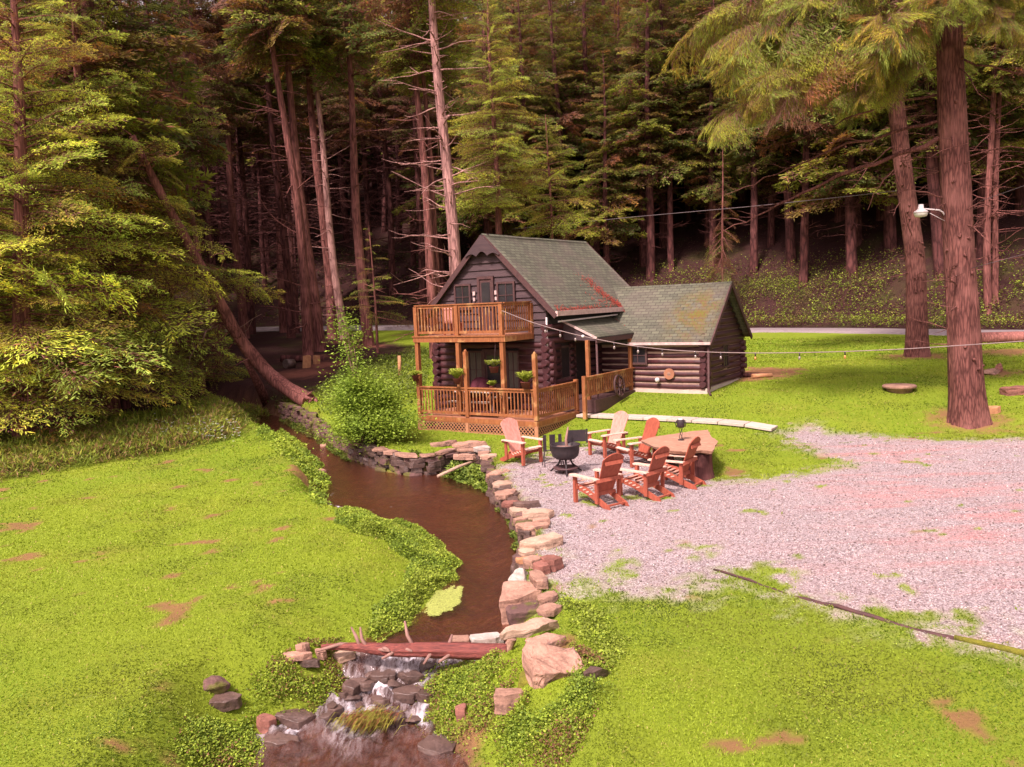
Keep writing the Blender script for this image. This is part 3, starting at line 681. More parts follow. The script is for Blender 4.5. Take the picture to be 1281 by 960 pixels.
# downspouts
ds = MB(); ds.tube([(PA-.05, PB0+.06, 2.60), (PA-.05, PB0+.06, .55), (PA+.06, PB0-.12, .45)], .038, 8); ds.build('downspout', M['trim'], cabin)
ds = MB(); ds.tube([(.06, -.13, 3.45), (.06, -.14, 2.3)], .03, 8); ds.build('downspout', M['white'], cabin)
ds = MB(); ds.tube([(4.36, 3.62, 2.30), (4.34, 3.62, .62), (4.5, 3.4, .5)], .045, 8); ds.build('downspout', M['trim'], cabin)
# windows and doors
def window(a0, a1, z0, z1, y, face='front', curtain=False, name='window', fw=.07):
    f = MB()
    def bx(lo, hi):
        if face == 'front': f.box((lo[0], y-hi[1], lo[2]), (hi[0], y-lo[1], hi[2]))
        else: f.box((y+lo[1], lo[0], lo[2]), (y+hi[1], hi[0], hi[2]))
    bx((a0-fw, 0, z0-fw), (a0, .06, z1+fw)); bx((a1, 0, z0-fw), (a1+fw, .06, z1+fw))
    bx((a0, 0, z1), (a1, .06, z1+fw)); bx((a0, 0, z0-fw), (a1, .075, z0))
    am = (a0+a1)/2; bx((am-.012, 0, z0), (am+.012, .045, z1)); bx((a0, 0, (z0+z1)/2-.012), (a1, .043, (z0+z1)/2+.012))
    w_ = f.build('window', M['trim'], cabin)
    g = MB()
    if face == 'front': g.box((a0, y-.02, z0), (a1, y+.02, z1))
    else: g.box((y-.02, a0, z0), (y+.02, a1, z1))
    g.build('pane', M['curtain' if curtain else 'pane'], w_)
    return w_
window(-3.74, -3.14, 3.86, 4.66, -.11); window(-1.86, -1.24, 3.86, 4.66, -.11)
window(-3.30, -2.78, 1.0, 2.24, -.03, curtain=True); window(-1.62, -1.22, 1.0, 2.24, -.03, curtain=True)
window(.76, 1.32, 1.30, 2.34, .02, face='side', curtain=True)
window(1.30, 1.92, 1.6, 2.12, 3.735)
window(5.62, 6.08, 1.32, 2.08, 4.17, face='side')
def door(a0, a1, z0, z1, y, face='front'):
    d = MB(); t = MB(); h = MB()
    if face == 'front':
        d.box((a0, y-.03, z0), (a1, y+.03, z1)); t.box((a0-.09, y-.07, z0), (a0, y, z1+.1)); t.box((a1, y-.07, z0), (a1+.09, y, z1+.1)); t.box((a0, y-.07, z1), (a1, y, z1+.1))
        d.box((a0+.08, y-.04, z0+.9), (a1-.08, y-.029, z1-.12), 1)
        h.lathe([(.0, 0), (.03, 0), (.03, .03), (0, .03)], (a1-.08, y-.07, (z0+z1)/2-.1), 8)
    else:
        d.box((y-.03, a0, z0), (y+.03, a1, z1)); t.box((y, a0-.09, z0), (y+.07, a0, z1+.1)); t.box((y, a1, z0), (y+.07, a1+.09, z1+.1)); t.box((y, a0, z1), (y+.07, a1, z1+.1))
        h.lathe([(.0, 0), (.03, 0), (.03, .03), (0, .03)], (y+.05, a0+.08, (z0+z1)/2-.1), 8)
    o = d.build('door', [M['trim'], M['pane']], cabin); t.build('frame', M['trim'], o); h.build('handle', M['iron'], o)
door(-2.66, -2.14, 2.95, 4.86, -.115); door(-2.62, -1.78, FLOOR, 2.26, -.03); door(1.8, 2.55, .6, 2.45, .02, 'side')
for a in (-2.93, -1.98):      # pale plaques between the upper windows
    q = MB(); q.box((a-.05, -.155, 4.30), (a+.05, -.11, 4.44)); q.build('ornament', M['fascia'], cabin); q = MB(); q.box((a-.04, -.155, 4.10), (a+.04, -.11, 4.22)); q.build('ornament', M['fascia'], cabin)
# railing builder
def rail(mb, p, q, z0, h, sp=.135, posts=True, bal=.036, top=.05, capw=.12):
    p = np.array(p, float); q = np.array(q, float); Lr = np.linalg.norm(q-p); d = (q-p)/Lr
    P = lambda t, z: (*(p+d*t), z)
    mb.bar(P(0, z0+h-.02), P(Lr, z0+h-.02), capw, .04); mb.bar(P(.05, z0+h-.085), P(Lr-.05, z0+h-.085), .04, .085); mb.bar(P(.05, z0+.12), P(Lr-.05, z0+.12), .04, .085)
    k = int(Lr/sp)
    for i in range(1, k): mb.bar(P(i*Lr/k, z0+.07), P(i*Lr/k, z0+h-.05), bal, bal)
# balcony
BF, BFL = -1.81, 2.944
bal = MB()
bal.box((-4.36, BF-.06, BFL-.03), (-.50, -.12, BFL)); 
balcony = bal.build('balcony', M['deckboard'], cabin)
fa = MB(); fa.box((-4.38, BF-.10, BFL-.21), (-.47, BF-.06, BFL-.032)); fa.box((-.51, BF-.059, BFL-.21), (-.47, -.12, BFL-.032)); fa.box((-4.38, BF-.059, BFL-.21), (-4.34, -.12, BFL-.032))
fa.box((-4.4, BF-.13, BFL-.035), (-.45, BF-.101, BFL+.015)); fa.build('fascia', M['cedar'], balcony)
rl = MB(); rail(rl, (-4.30, BF), (-.56, BF), BFL, 1.085); rl.build('railing', M['cedar'], balcony)
rl = MB(); rail(rl, (-.56, BF), (-.56, -.14), BFL, 1.085); rl.build('railing', M['cedar'], balcony)
rl = MB(); rail(rl, (-4.30, BF), (-4.30, -.14), BFL, 1.085); rl.build('railing', M['cedar'], balcony)
for a, b, z0 in ((-4.27, BF, FLOOR), (-2.47, BF, FLOOR), (-.65, BF, FLOOR), (-.56, -.16, 2.74)):
    q = MB(); q.box((a-.07, b-.07, z0), (a+.07, b+.07, BFL+1.02)); q.build('post', M['cedar'], balcony)
# deck
DA0, DA1, DB = -4.0, .80, -2.16
dk = MB(); x = DB-.04
while x < -.13: dk.box((DA0-.03, x, FLOOR-.035), (DA1+.03, min(x+.135, -.13), FLOOR)); x += .142
dk.box((.13, -.125, FLOOR-.035), (DA1+.03, .50, FLOOR-.003))
deck = dk.build('deck', M['deckboard'], cabin)
fa = MB(); fa.box((DA0-.05, DB-.09, .04), (DA1+.05, DB-.045, FLOOR-.036)); fa.box((DA1+.031, DB-.044, .04), (DA1+.071, .50, FLOOR-.036)); fa.box((DA0-.05, DB-.044, .04), (DA0-.031, -.2, FLOOR-.036))
fa.build('fascia', M['cedar'], deck)
rl = MB(); rail(rl, (DA0, DB), (DA1, DB), FLOOR, 1.0); rl.build('railing', M['lattice' if 0 else 'cedar'], deck)
rl = MB(); rail(rl, (DA1, DB), (DA1, .44), FLOOR, 1.0); rl.build('railing', M['cedar'], deck)
for a, b, h in ((DA0, DB, 1.25), (-1.92, DB, 2.2), (DA1, DB, 2.12), (DA1, .44, 1.06)):
    q = MB(); q.box((a-.065, b-.065, FLOOR), (a+.065, b+.065, FLOOR+h)); 
    if h > 2: q.lathe([(.05, 0), (.06, .03), (.0, .09)], (a, b, FLOOR+h), 8)
    q.build('post', M['cedar'], deck)
def lattice(mb, p, q, z0, z1):
    p = np.array(p, float); q = np.array(q, float); Lr = np.linalg.norm(q-p); d = (q-p)/Lr; h = z1-z0; s = -h
    nrm = np.array([d[1], -d[0]])
    while s < Lr:
        for sg in (0, 1):
            a0, a1 = max(0, s), min(Lr, s+h)
            if a1-a0 > .03:
                f = lambda t: (z0+(t-s)) if sg == 0 else (z1-(t-s))
                o = nrm*.008*(1 if sg else -1)
                mb.bar((*(p+d*a0+o), f(a0)), (*(p+d*a1+o), f(a1)), .010, .024)
        s += .135
    mb.bar((*p, z0), (*q, z0), .03, .05); mb.bar((*p, z1-.01), (*q, z1-.01), .03, .05)
lt = MB(); lattice(lt, (DA0, DB-.06), (DA1, DB-.06), -.30, .04); lattice(lt, (DA1+.045, DB-.05), (DA1+.045, .5), -.30, .04)
for a, b in ((DA0, DB-.07), (-1.92, DB-.07), (DA1+.03, DB-.07)): lt.box((a-.06, b-.03, -.5), (a+.06, b+.03, .039))
lt.build('lattice_skirt', M['lattice'], deck)
sk = MB(); sk.box((DA0+.05, DB+.15, -.6), (DA1-.1, -.2, .10)); sk.build('underdeck_shade', M['dark'], deck)  # near-black block painted in for the shade behind the lattice
# side porch floor and rail
pf = MB(); pf.box((.13, .51, .15), (1.50, 3.72, .58)); pfo = pf.build('porch_floor', M['trim'], cabin)
rl = MB(); rail(rl, (1.42, -.10), (1.42, 3.72), .68, .74, sp=.17, bal=.05); rl.build('railing', M['cedar'], pfo)
for a, b, z0, z1 in ((1.42, -.10, .02, 1.46), (1.20, .62, .55, 2.62), (1.36, 3.6, .5, 2.6)):
    q = MB(); q.box((a-.06, b-.06, z0), (a+.06, b+.06, z1)); q.build('post', M['cedar'], pfo)
# red needles drifted on the roof (many small flakes)
def scatter_flakes(n_, fn, size):
    V = np.zeros((n_, 4, 3)); 
    for i in range(n_):
        p, e1, e2, nn = fn()
        an = rng.uniform(0, 6.28); d = (e1*math.cos(an)+e2*math.sin(an)); s = np.cross(nn, d); l = size*rng.uniform(.6, 1.5)
        q = p+nn*rng.uniform(.012, .035)
        V[i] = [q, q+d*l*.5+s*l*.25, q+d*l+nn*.02, q+d*l*.5-s*l*.25]
    return V
mn = np.array([1, 0, 1])/math.sqrt(2)
def f_needles():
    k = rng.random()
    if k < .34:      # along the eave
        b = rng.uniform(0, 4.7); u_ = abs(rng.normal(0, .10))*(1+3*(b > 3.0)); p = np.array([EAVE_A-u_, b, EAVE_Z+u_]); return p, np.array([0, 1., 0]), np.array([-.7, 0, .7]), mn
    if k < .82:       # the valley line to the wing roof
        t = rng.random(); t = t**1.3; b = 4.75+.12*math.sin(t*9)+rng.normal(0, .10+.18*t)-t*.75; zz = EAVE_Z+t*1.25+rng.normal(0, .10); a = EAVE_A-(zz-EAVE_Z); p = np.array([a, b, zz]); return p, np.array([0, 1., 0]), np.array([-.7, 0, .7]), mn
    t = rng.random(); a = .35+t*1.05; b = 4.55+rng.normal(0, .18)*(.5+t); zz = PZT-(a-.05)*(PZT-PZ)/1.37
    nn = np.array([.42, 0, .907]); return np.array([a, b, zz]), np.array([0, 1., 0]), np.array([-.907, 0, .42]), nn
V = scatter_flakes(1500, f_needles, .055)
cc = np.repeat(np.array([(.50, .085, .06)])*rng.uniform(.6, 1.25, (1500, 1)), 4, 0)
nl = raw_mesh('needle_litter', V.reshape(-1, 3), np.arange(6000).reshape(-1, 4), M['leaf'], cabin, col=cc); nl['kind'] = 'stuff'
#@@VEG
# ------------------------------------------------------------------ foliage built from many small leaf-shaped faces
def kites(P, D, Sd, bend=None):
    """P base (n,3), D tip vector, Sd half width vector -> (n,4,3)"""
    mid = P+D*.45
    if bend is not None: mid = mid+bend
    return np.stack([P, mid+Sd, P+D, mid-Sd], 1)
def unit(v): return v/np.maximum(np.linalg.norm(v, axis=-1, keepdims=True), 1e-9)
def bough_template(r, n_tw=24, n_sp=7, leaf=.15, lw=.028, droop=.22, flat=.25, hang=0.0):
    """a spray of unit length along +x; returns kites (k,4,3) and tipness (k,)"""
    P = []; D = []; T = []
    def spine(s): return np.array([s, .05*math.sin(s*3+r.uniform(0, .3)), .10*s-droop*s*s])
    for i in range(n_tw):
        s = .10+.90*(i+r.random())/n_tw; side = 1 if i % 2 else -1
        b = spine(s); tl = (.16+.42*(1-s)**.8*min(1, s*4.5))*r.uniform(.6, 1.15)
        an = side*R(r.uniform(38, 66)); td = np.array([math.cos(an), math.sin(an), r.normal(0, .10)-.10])
        for k in range(n_sp):
            q = (k+r.random())/n_sp; p = b+td*tl*q+np.array([0, 0, -.14*tl*q*q-hang*q*tl])
            for sg in (1, -1):
                a2 = an+sg*R(r.uniform(22, 52)); d = np.array([math.cos(a2), math.sin(a2), r.normal(-.12-hang, flat)])
                P.append(p+r.normal(0, .008, 3)); D.append(d*leaf*r.uniform(.6, 1.25)*(1.1-.4*q)); T.append(.35*s+.65*q)
    P = np.array(P); D = np.array(D); up = np.array([0, 0, 1.0])+r.normal(0, .35, (len(P), 3))
    Sd = unit(np.cross(D, up))*lw*r.uniform(.7, 1.3, (len(P), 1))
    return kites(P, D, Sd), np.array(T)
_r = np.random.default_rng(11)
NEAR_B = [bough_template(_r, 42, 11, .052, .0042) for _ in range(6)]
FAR_B = [bough_template(_r, 26, 7, .105, .0125) for _ in range(6)]
HANG_B = [bough_template(_r, 52, 12, .085, .0034, droop=.30, hang=.95) for _ in range(5)]
GREENS = np.array([(.13, .165, .022), (.105, .145, .024), (.17, .175, .022), (.085, .125, .026), (.145, .125, .022)])
def place_boughs(specs, r, templ, cols=GREENS, dead=.05, lightness=1.0):
    """specs: list of (base xyz, azimuth, pitch, length, roll)"""
    VV = []; CC = []
    for (p, az, pit, Lb, ro) in specs:
        K, T = templ[r.integers(len(templ))]
        X = K.copy(); X[..., 1] *= r.uniform(.75, 1.15)
        cr, sr = math.cos(ro), math.sin(ro); y = X[..., 1]*cr-X[..., 2]*sr; z = X[..., 1]*sr+X[..., 2]*cr; x = X[..., 0]
        cp, sp = math.cos(pit), math.sin(pit); x, z = x*cp-z*sp, x*sp+z*cp
        ca, sa = math.cos(az), math.sin(az); x, y = x*ca-y*sa, x*sa+y*ca
        VV.append(np.stack([x, y, z], -1)*Lb+np.array(p))
        c = cols[r.integers(len(cols))]*r.uniform(.65, 1.25)*lightness
        if r.random() < dead: c = np.array([(.20, .085, .035), (.16, .075, .04), (.24, .13, .03)][r.integers(3)])*r.uniform(.7, 1.2)
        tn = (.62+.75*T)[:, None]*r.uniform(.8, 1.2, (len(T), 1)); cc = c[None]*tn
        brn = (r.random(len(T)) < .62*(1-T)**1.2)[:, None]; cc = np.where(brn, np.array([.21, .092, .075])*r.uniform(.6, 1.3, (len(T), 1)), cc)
        yel = (r.random(len(T)) < .10)[:, None]; cc = np.where(yel, cc*np.array([1.5, 1.12, .9]), cc)
        CC.append(np.repeat(cc[:, None], 4, 1))
    V = np.concatenate(VV).reshape(-1, 3); C = np.concatenate(CC).reshape(-1, 3)
    return V, C
def kite_obj(name, V, C, mat, parent=None):
    return raw_mesh(name, V, np.arange(len(V)).reshape(-1, 4), mat, parent, col=C)
def trunk_mesh(mb, pts, rads, n=12, furrow=0.0, flare=0.0, seed=0):
    """trunk as a tube with uneven outline"""
    pts = np.array(pts, float); k = len(pts); V = []
    rr = np.random.default_rng(seed); ph = rr.uniform(0, 6.28, 4)
    for i in range(k):
        z = pts[i, 2]-pts[0, 2]
        for j in range(n):
            t = 2*math.pi*j/n
            f = 1+furrow*(vnoise(np.array(t*6+seed*7.1), np.array(z*.55))-.5)+.05*math.sin(3*t+ph[0]+z*.15)
            if flare: f += flare*math.exp(-z/.42)*(.55+.45*math.sin(5*t+ph[1]))+flare*.5*math.exp(-z/.9)
            V.append((pts[i, 0]+rads[i]*f*math.cos(t), pts[i, 1]+rads[i]*f*math.sin(t), pts[i, 2]))
    F = [(i*n+j, i*n+(j+1) % n, (i+1)*n+(j+1) % n, (i+1)*n+j) for i in range(k-1) for j in range(n)]
    mb.add(V, F, 0, True)
def dead_limb(mb, p, az, pit, Lb, r0, r, sub=3, curl=.35, upturn=0.0):
    pts = [np.array(p, float)]; d = np.array([math.cos(az)*math.cos(pit), math.sin(az)*math.cos(pit), math.sin(pit)])
    k = 6; kinks = r.normal(0, curl*.4, (k, 3))
    for i in range(k):
        d = unit(d+kinks[i]+np.array([0, 0, upturn*(i/k)])); pts.append(pts[-1]+d*Lb/k)
    mb.tube(pts, [r0*(1-.85*i/k) for i in range(k+1)], 5, cap=False)
    for s in range(sub):
        i = r.integers(2, k); a2 = az+r.choice([-1, 1])*r.uniform(.4, 1.1); l2 = Lb*r.uniform(.2, .45)
        q = pts[i]; e = np.array([math.cos(a2), math.sin(a2), math.tan(pit)+r.normal(0, .25)]); e = unit(e)
        m_ = q+e*l2*.5+r.normal(0, .05*l2, 3)
        mb.tube([q, m_, q+e*l2+r.normal(0, .08*l2, 3)], [r0*.45, r0*.3, r0*.1], 4, cap=False)
def conifer(name, label, loc, H, r0, crown0, rad, r, group=None, templ=NEAR_B, nb=120, lean=(0, 0), bmat='bark', n=12, furrow=.12, flare=.25,
            ndead=10, deadlen=1.6, low_az=None, cols=GREENS, dead=.05, curve=0.0, top=.35, pitch0=-.12, dead0=1.5, light=1.0, cat='tree', stubs=0):
    e = empty(name, loc, 0, label, cat, group)
    k = max(14, int(H/.55)); zz = np.linspace(-.5, H, k); t = np.clip(zz/H, 0, 1)
    X = lean[0]*zz+curve*np.sin(t*math.pi)*1.0+.10*np.sin(zz*.33+r.uniform(0, 6)); Y = lean[1]*zz+.10*np.sin(zz*.29+r.uniform(0, 6))
    X -= np.interp(0, zz, X); Y -= np.interp(0, zz, Y)
    rads = r0*(1-t)**.75*.92+.02
    mb = MB(); trunk_mesh(mb, np.stack([X, Y, zz], 1), rads, n, furrow, flare, int(r.integers(999)))
    ctr = lambda z: np.array([np.interp(z, zz, X), np.interp(z, zz, Y), z]); rad_at = lambda z: float(np.interp(z, zz, rads))
    for i in range(ndead):
        z = r.uniform(dead0, max(dead0+.5, crown0+1.5)); az = r.uniform(0, 6.28)
        dead_limb(mb, ctr(z), az, r.uniform(-.25, .35), deadlen*r.uniform(.5, 1.3), .012+.022*deadlen*.6, r, 2, .3)
    for i in range(stubs):
        z = r.uniform(1.0, crown0); az = r.uniform(0, 6.28); c = ctr(z); d = np.array([math.cos(az), math.sin(az), r.uniform(-.1, .4)])
        mb.tube([c+d*rad_at(z)*.8, c+d*(rad_at(z)+r.uniform(.08, .35))], [.03, .015], 5)
    specs = []
    for i in range(nb):
        q = ((i+r.random())/nb)**1.15; z = crown0+(H-crown0)*q*.985
        prof = (1-q)**.75*(.75+.25*min(1, q*6))+.06
        az = i*2.399+r.uniform(-.5, .5)
        Lb = rad*prof*r.uniform(.6, 1.12)
        if Lb < .35: Lb = .35
        pit = pitch0+.55*q*r.uniform(.5, 1.2)+r.normal(0, .10)
        specs.append((ctr(z), az, pit, Lb, r.normal(0, .35)))
        if Lb > 1.2 and templ is not FAR_B: mb.tube([ctr(z), ctr(z)+np.array([math.cos(az)*math.cos(pit), math.sin(az)*math.cos(pit), math.sin(pit)])*Lb*.5, ctr(z)+np.array([math.cos(az)*math.cos(pit), math.sin(az)*math.cos(pit), math.sin(pit)-.10])*Lb*.85], [.035, .02, .006], 4, cap=False)
    mb.build('trunk', M[bmat], e)
    if specs:
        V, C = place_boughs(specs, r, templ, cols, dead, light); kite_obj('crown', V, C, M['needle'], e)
    return e

# --- forest on the hillside: six kinds of tree, copied
protos = []
fr = np.random.default_rng(5)
FCOL = np.array([(.17, .20, .035), (.14, .175, .035), (.22, .22, .035), (.12, .155, .04), (.18, .13, .035), (.22, .25, .038)])
for k, (Ht, c0, rd, nb) in enumerate(((25, 7.5, 3.9, 130), (28, 9, 4.2, 140), (23, 6, 3.7, 130), (27, 10.5, 3.6, 110), (21, 5, 4.0, 130), (26, 8, 4.4, 150))):
    protos.append(conifer('hemlock_tree', None, (0, 0, -100), Ht, fr.uniform(.26, .42), c0, rd, fr, templ=FAR_B, nb=nb, bmat='bark_far', n=9, ndead=26, deadlen=1.8, cols=FCOL, dead=.16, dead0=2.5))
BCOL = np.array([(.13, .09, .035), (.10, .095, .03), (.15, .085, .045), (.11, .12, .032)])
for k, (Ht, c0, rd, nb) in enumerate(((27, 15, 3.2, 80), (25, 13, 3.0, 70), (28, 17, 3.4, 80))):
    protos.append(conifer('hemlock_tree', None, (0, 0, -100), Ht, fr.uniform(.24, .36), c0, rd, fr, templ=FAR_B, nb=nb, bmat='bark_far', n=9, ndead=80, deadlen=2.6, cols=BCOL, dead=.35, dead0=3.5))
spots = []
ROOM = [(BIG[0], BIG[1]), (SECOND[0], SECOND[1])]
HILL = [(u, v, hgt) for u, v, hgt in ((814, 350, 0), (840, 338, 1), (943, 342, 3), (990, 330, 5), (892, 332, 2), (700, 340, 1), (745, 330, 3), (655, 345, 0))]
hill_pts = []
for i, (u, v, kk) in enumerate(HILL):
    p = on_ground(u, v); hill_pts.append(p); spots.append((p[0], p[1], kk))
tries = 0
while len(spots) < 242 and tries < 60000:
    tries += 1
    y = 55+45*fr.random()**1.15; x = fr.uniform(-.80, .80)*y
    s = y-float(road_y(x))
    if s < (9 if x > 3 else 4.5): continue
    dm = 2.9
    if any((x-a)**2+(y-b)**2 < dm*dm for a, b, _ in spots): continue
    spots.append((x, y, int(fr.integers(6, 9)) if 215 < 640+1041*x/y < 560 and fr.random() < .85 else int(fr.integers(6))))
# dark stand left of the creek and in front of the road
tries = 0; n0 = len(spots)
while len(spots) < n0+44 and tries < 20000:
    tries += 1
    y = fr.uniform(33, 68); x = fr.uniform(-.85*y, -9.5-.06*(y-33))
    if y-float(road_y(x)) > -3.5: continue
    if float(sdist(np.array([x]), np.array([y]), CREEK)[0]) < 1.5: continue
    u_ = 640+1041*x/y
    if y < 53 and u_ > 225: continue
    if u_ > 330 and y < 60: continue
    if any((x-a)**2+(y-b)**2 < 9 for a, b, _ in spots): continue
    spots.append((x, y, int(fr.integers(6, 9)) if u_ > 215 else int(fr.integers(6))))
hl = {0: 'straight bare hemlock trunk rising behind the ridge of the small cabin wing', 1: 'slim hemlock trunk next to another one above the main cabin roof end'}
FAR_L = 'tall dark hemlock among many others crowding the shaded hillside'
HILL_L = ['reddish hemlock trunk right beside the end of the main roof, left one of a pair', 'reddish hemlock trunk close to the main roof, right one of a pair', 'lone reddish trunk on the slope above the peak of the small log wing', 'thick slanted trunk with a thin pale stick leaning on its foot on the slope']
used = set()
for i, (x, y, kk) in enumerate(spots):
    src = protos[kk]
    o = src if kk not in used else add_tree_copy(src)
    used.add(kk)
    o.location = (x, y, gz(x, y)-.1); sc = fr.uniform(.85, 1.2); o.scale = (sc, sc, sc*fr.uniform(.92, 1.1))
    o.rotation_euler = (fr.normal(0, .018), fr.normal(0, .018), fr.uniform(0, 6.28))
    if i < len(HILL_L):
        tag(o, HILL_L[i], 'tree', 'hemlocks on the hillside')
    else: tag(o, FAR_L, 'tree', 'hemlocks on the hillside')

# the rest of the wood far up the slope: one mass
VV = []; CC = []; tm = MB()
for i in range(210):
    y = fr.uniform(98, 150); x = fr.uniform(-.85, .85)*y; h0 = gz(x, y); Ht = fr.uniform(22, 28); tm.tube([(x, y, h0-.5), (x, y, h0+Ht)], [.33, .03], 6, cap=False)
    sp = []
    for k in range(46):
        q = k/46; sp.append(((x, y, h0+4+(Ht-4)*q), k*2.4+fr.uniform(-.4, .4), fr.normal(-.05, .12)+.4*q, (4.2*(1-q)**.8+.5)*fr.uniform(.7, 1.1), fr.normal(0, .3)))
    FARM = globals().setdefault('FARM', [bough_template(_r, 10, 3, .26, .055) for _ in range(4)])
    V, C = place_boughs(sp, fr, FARM, FCOL, .1); VV.append(V); CC.append(C)
tag(kite_obj('far_woods', np.concatenate(VV), np.concatenate(CC), M['needle']), kind='stuff'); tag(tm.build('far_woods', M['bark_far']), kind='stuff')

# --- trees one can tell apart between the creek, the cabin and the road
def named(u, v, label, H, r0, c0, rad, seed, **k):
    r = np.random.default_rng(seed); p = on_ground(u, v)
    return conifer('hemlock_tree', label, p, H, r0, c0, rad, r, **k)
YG = np.array([(.50, .59, .075), (.42, .53, .08), (.55, .58, .08), (.37, .49, .085), (.48, .42, .075)])
kw = dict(templ=NEAR_B, cols=YG, dead=.09, ndead=30, deadlen=2.2, dead0=1.0, n=14)
named(30, 556, 'full yellow-green hemlock with a dark leaning foot at the far left lawn edge', 17, .34, 1.2, 5.0, 21, nb=190, lean=(.05, .02), **kw)
named(140, 520, 'bushy hemlock with layered boughs between the left edge tree and the leaning trunk', 19, .32, 1.6, 5.0, 22, nb=200, **kw)
named(-110, 570, 'hemlock cut off by the left border with boughs reaching over the lawn', 16, .34, 2.2, 5.2, 23, nb=170, **kw)
named(255, 492, 'low young hemlock spreading at the creek bend under the leaning trunk', 5.5, .12, .5, 2.6, 24, nb=95, templ=NEAR_B, cols=YG, dead=.06, ndead=6, deadlen=.8, dead0=.4)
named(70, 500, 'hemlock rising behind the yellow-green hemlock at the lawn edge', 22, .36, 4, 5.2, 25, nb=140, **kw)
named(190, 480, 'hemlock with dead lower limbs standing behind the bushy left hemlock', 23, .3, 5.5, 4.2, 26, nb=110, **kw)
bk = dict(templ=FAR_B, bmat='bark', n=14, furrow=.12, flare=.3, cols=FCOL*1.25, dead=.12)
named(386, 446, 'curved hemlock trunk standing right behind the cut log rounds', 27, .32, 18, 3.6, 31, nb=110, ndead=26, deadlen=2.6, lean=(-.075, 0), curve=.5, **bk)
named(401, 440, 'dark straight trunk tucked just right of the curved trunk by the logs', 27, .36, 18, 3.4, 32, nb=100, ndead=16, deadlen=2.0, lean=(-.05, 0), **bk)
bp = dict(bk); bp['bmat'] = 'bark_pale'
named(431, 424, 'pale pinkish trunk with short stubs rising behind the green shrub', 28, .30, 19, 3.6, 33, nb=100, ndead=40, deadlen=2.2, lean=(-.055, 0), stubs=40, **bp)
named(417, 424, 'thick dark trunk half hidden by the pale pinkish one behind the shrub', 28, .42, 18, 3.6, 34, nb=100, ndead=16, deadlen=2.0, lean=(-.03, 0), **bk)
named(461, 433, 'straight reddish trunk on a mound of needles left of the balcony', 27, .36, 18, 3.4, 35, nb=100, ndead=26, deadlen=2.4, lean=(-.01, 0), **bk)
named(306, 424, 'dark trunk in deep shade right of the leaning hemlock', 27, .36, 16, 3.6, 36, nb=100, ndead=20, deadlen=2, **bk)
named(356, 416, 'dark trunk near the road between the leaning hemlock and the log rounds', 27, .36, 17, 3.6, 37, nb=100, ndead=20, deadlen=2, **bk)
named(277, 470, 'thin tilted trunk behind the leaning hemlock with a forked dead limb', 17, .19, 11, 2.6, 38, nb=70, ndead=14, deadlen=1.8, lean=(-.09, 0), **bk)
def behind(u, v, Y, label, H, r0, c0, rad, seed, **k):
    p = at_d(u, v, Y); r = np.random.default_rng(seed)
    return conifer('hemlock_tree', label, (p[0], Y, gz(p[0], Y)), H, r0, c0, rad, r, **k)
behind(573, 400, 42, 'tall pale bare trunk with many dead twigs behind the cabin gable', 28, .36, 17.5, 3.6, 41, nb=60, ndead=70, deadlen=2.6, lean=(-.03, 0), stubs=60, **bp)
behind(543, 400, 46, 'twin of two joined slim trunks left of the cabin gable', 25, .30, 15.5, 3.2, 42, nb=80, ndead=26, deadlen=2.2, lean=(-.03, 0), **bk)
behind(552, 400, 46.5, 'slimmer trunk pressed against the twin trunks left of the gable', 25, .19, 15, 3, 43, nb=80, ndead=16, deadlen=1.6, lean=(-.03, 0), **bk)
# small hanging boughs in front of the dark forest belong to two young trees behind the cabin
behind(470, 400, 50, 'young sapling with a few bright flat boughs right of the pale trunk', 7.5, .07, 2.0, 2.2, 44, nb=26, templ=NEAR_B, cols=YG, ndead=4, deadlen=.6)
behind(905, 380, 62, 'half dead young hemlock with rusty hanging boughs above the log wing', 13, .12, 4.2, 2.0, 45, nb=46, templ=NEAR_B, cols=FCOL*1.3, dead=.55, ndead=10, deadlen=1.2, pitch0=-.7)
behind(690, 380, 52, 'young hemlock with flat lit boughs peeking over the main roof', 14, .13, 7.0, 3.2, 46, nb=60, templ=NEAR_B, cols=YG*.75, ndead=10, deadlen=1.2)
behind(625, 380, 58, 'bright crowned hemlock behind the pale bare trunk', 24, .3, 9.0, 4.2, 47, nb=170, templ=NEAR_B, cols=YG*.8, ndead=14, deadlen=1.4)

# --- the leaning hemlock over the creek
p0 = on_ground(377, 503); p1 = at_d(300, 428, 35.0); p2 = at_d(255, 340, 34.0); p3 = at_d(205, 250, 33.0); p4 = at_d(165, 170, 32.0)
lt_ = empty('leaning_tree', p0, 0, 'uprooted hemlock leaning left over the creek with a torn root end', 'tree')
mb = MB(); q0 = p0+np.array([.35, -.2, .02])
P = [q0-p0, p0-p0+np.array([-.1, 0, .30])]+[np.array(p)-p0 for p in (at_d(345, 478, 35.6), p1, p2, p3, p4)]
P = resample(np.array(P), .5)
for _ in range(4): P[1:-1] = (P[:-2]+P[1:-1]*2+P[2:])/4
mb.tube([tuple(p) for p in P], list(np.linspace(.34, .12, len(P))*(1+.06*np.sin(np.arange(len(P))*1.7))), 14)
r = np.random.default_rng(51)
for i in range(9):        # torn root splinters
    d = unit(np.array([.8, -.5, .3])+r.normal(0, .35, 3)); q = q0-p0+r.normal(0, .15, 3); mb.tube([q, q+d*.25, q+d*r.uniform(.4, .8)+r.normal(0, .08, 3)], [.09, .06, .015], 5)
for i in range(26):
    q = P[r.integers(len(P)//4, len(P))]; dead_limb(mb, q, r.uniform(1.8, 5.0), r.uniform(-.7, .5), r.uniform(1.0, 2.8), .035, r, 4, .8)
mb.build('trunk', M['bark'], lt_)
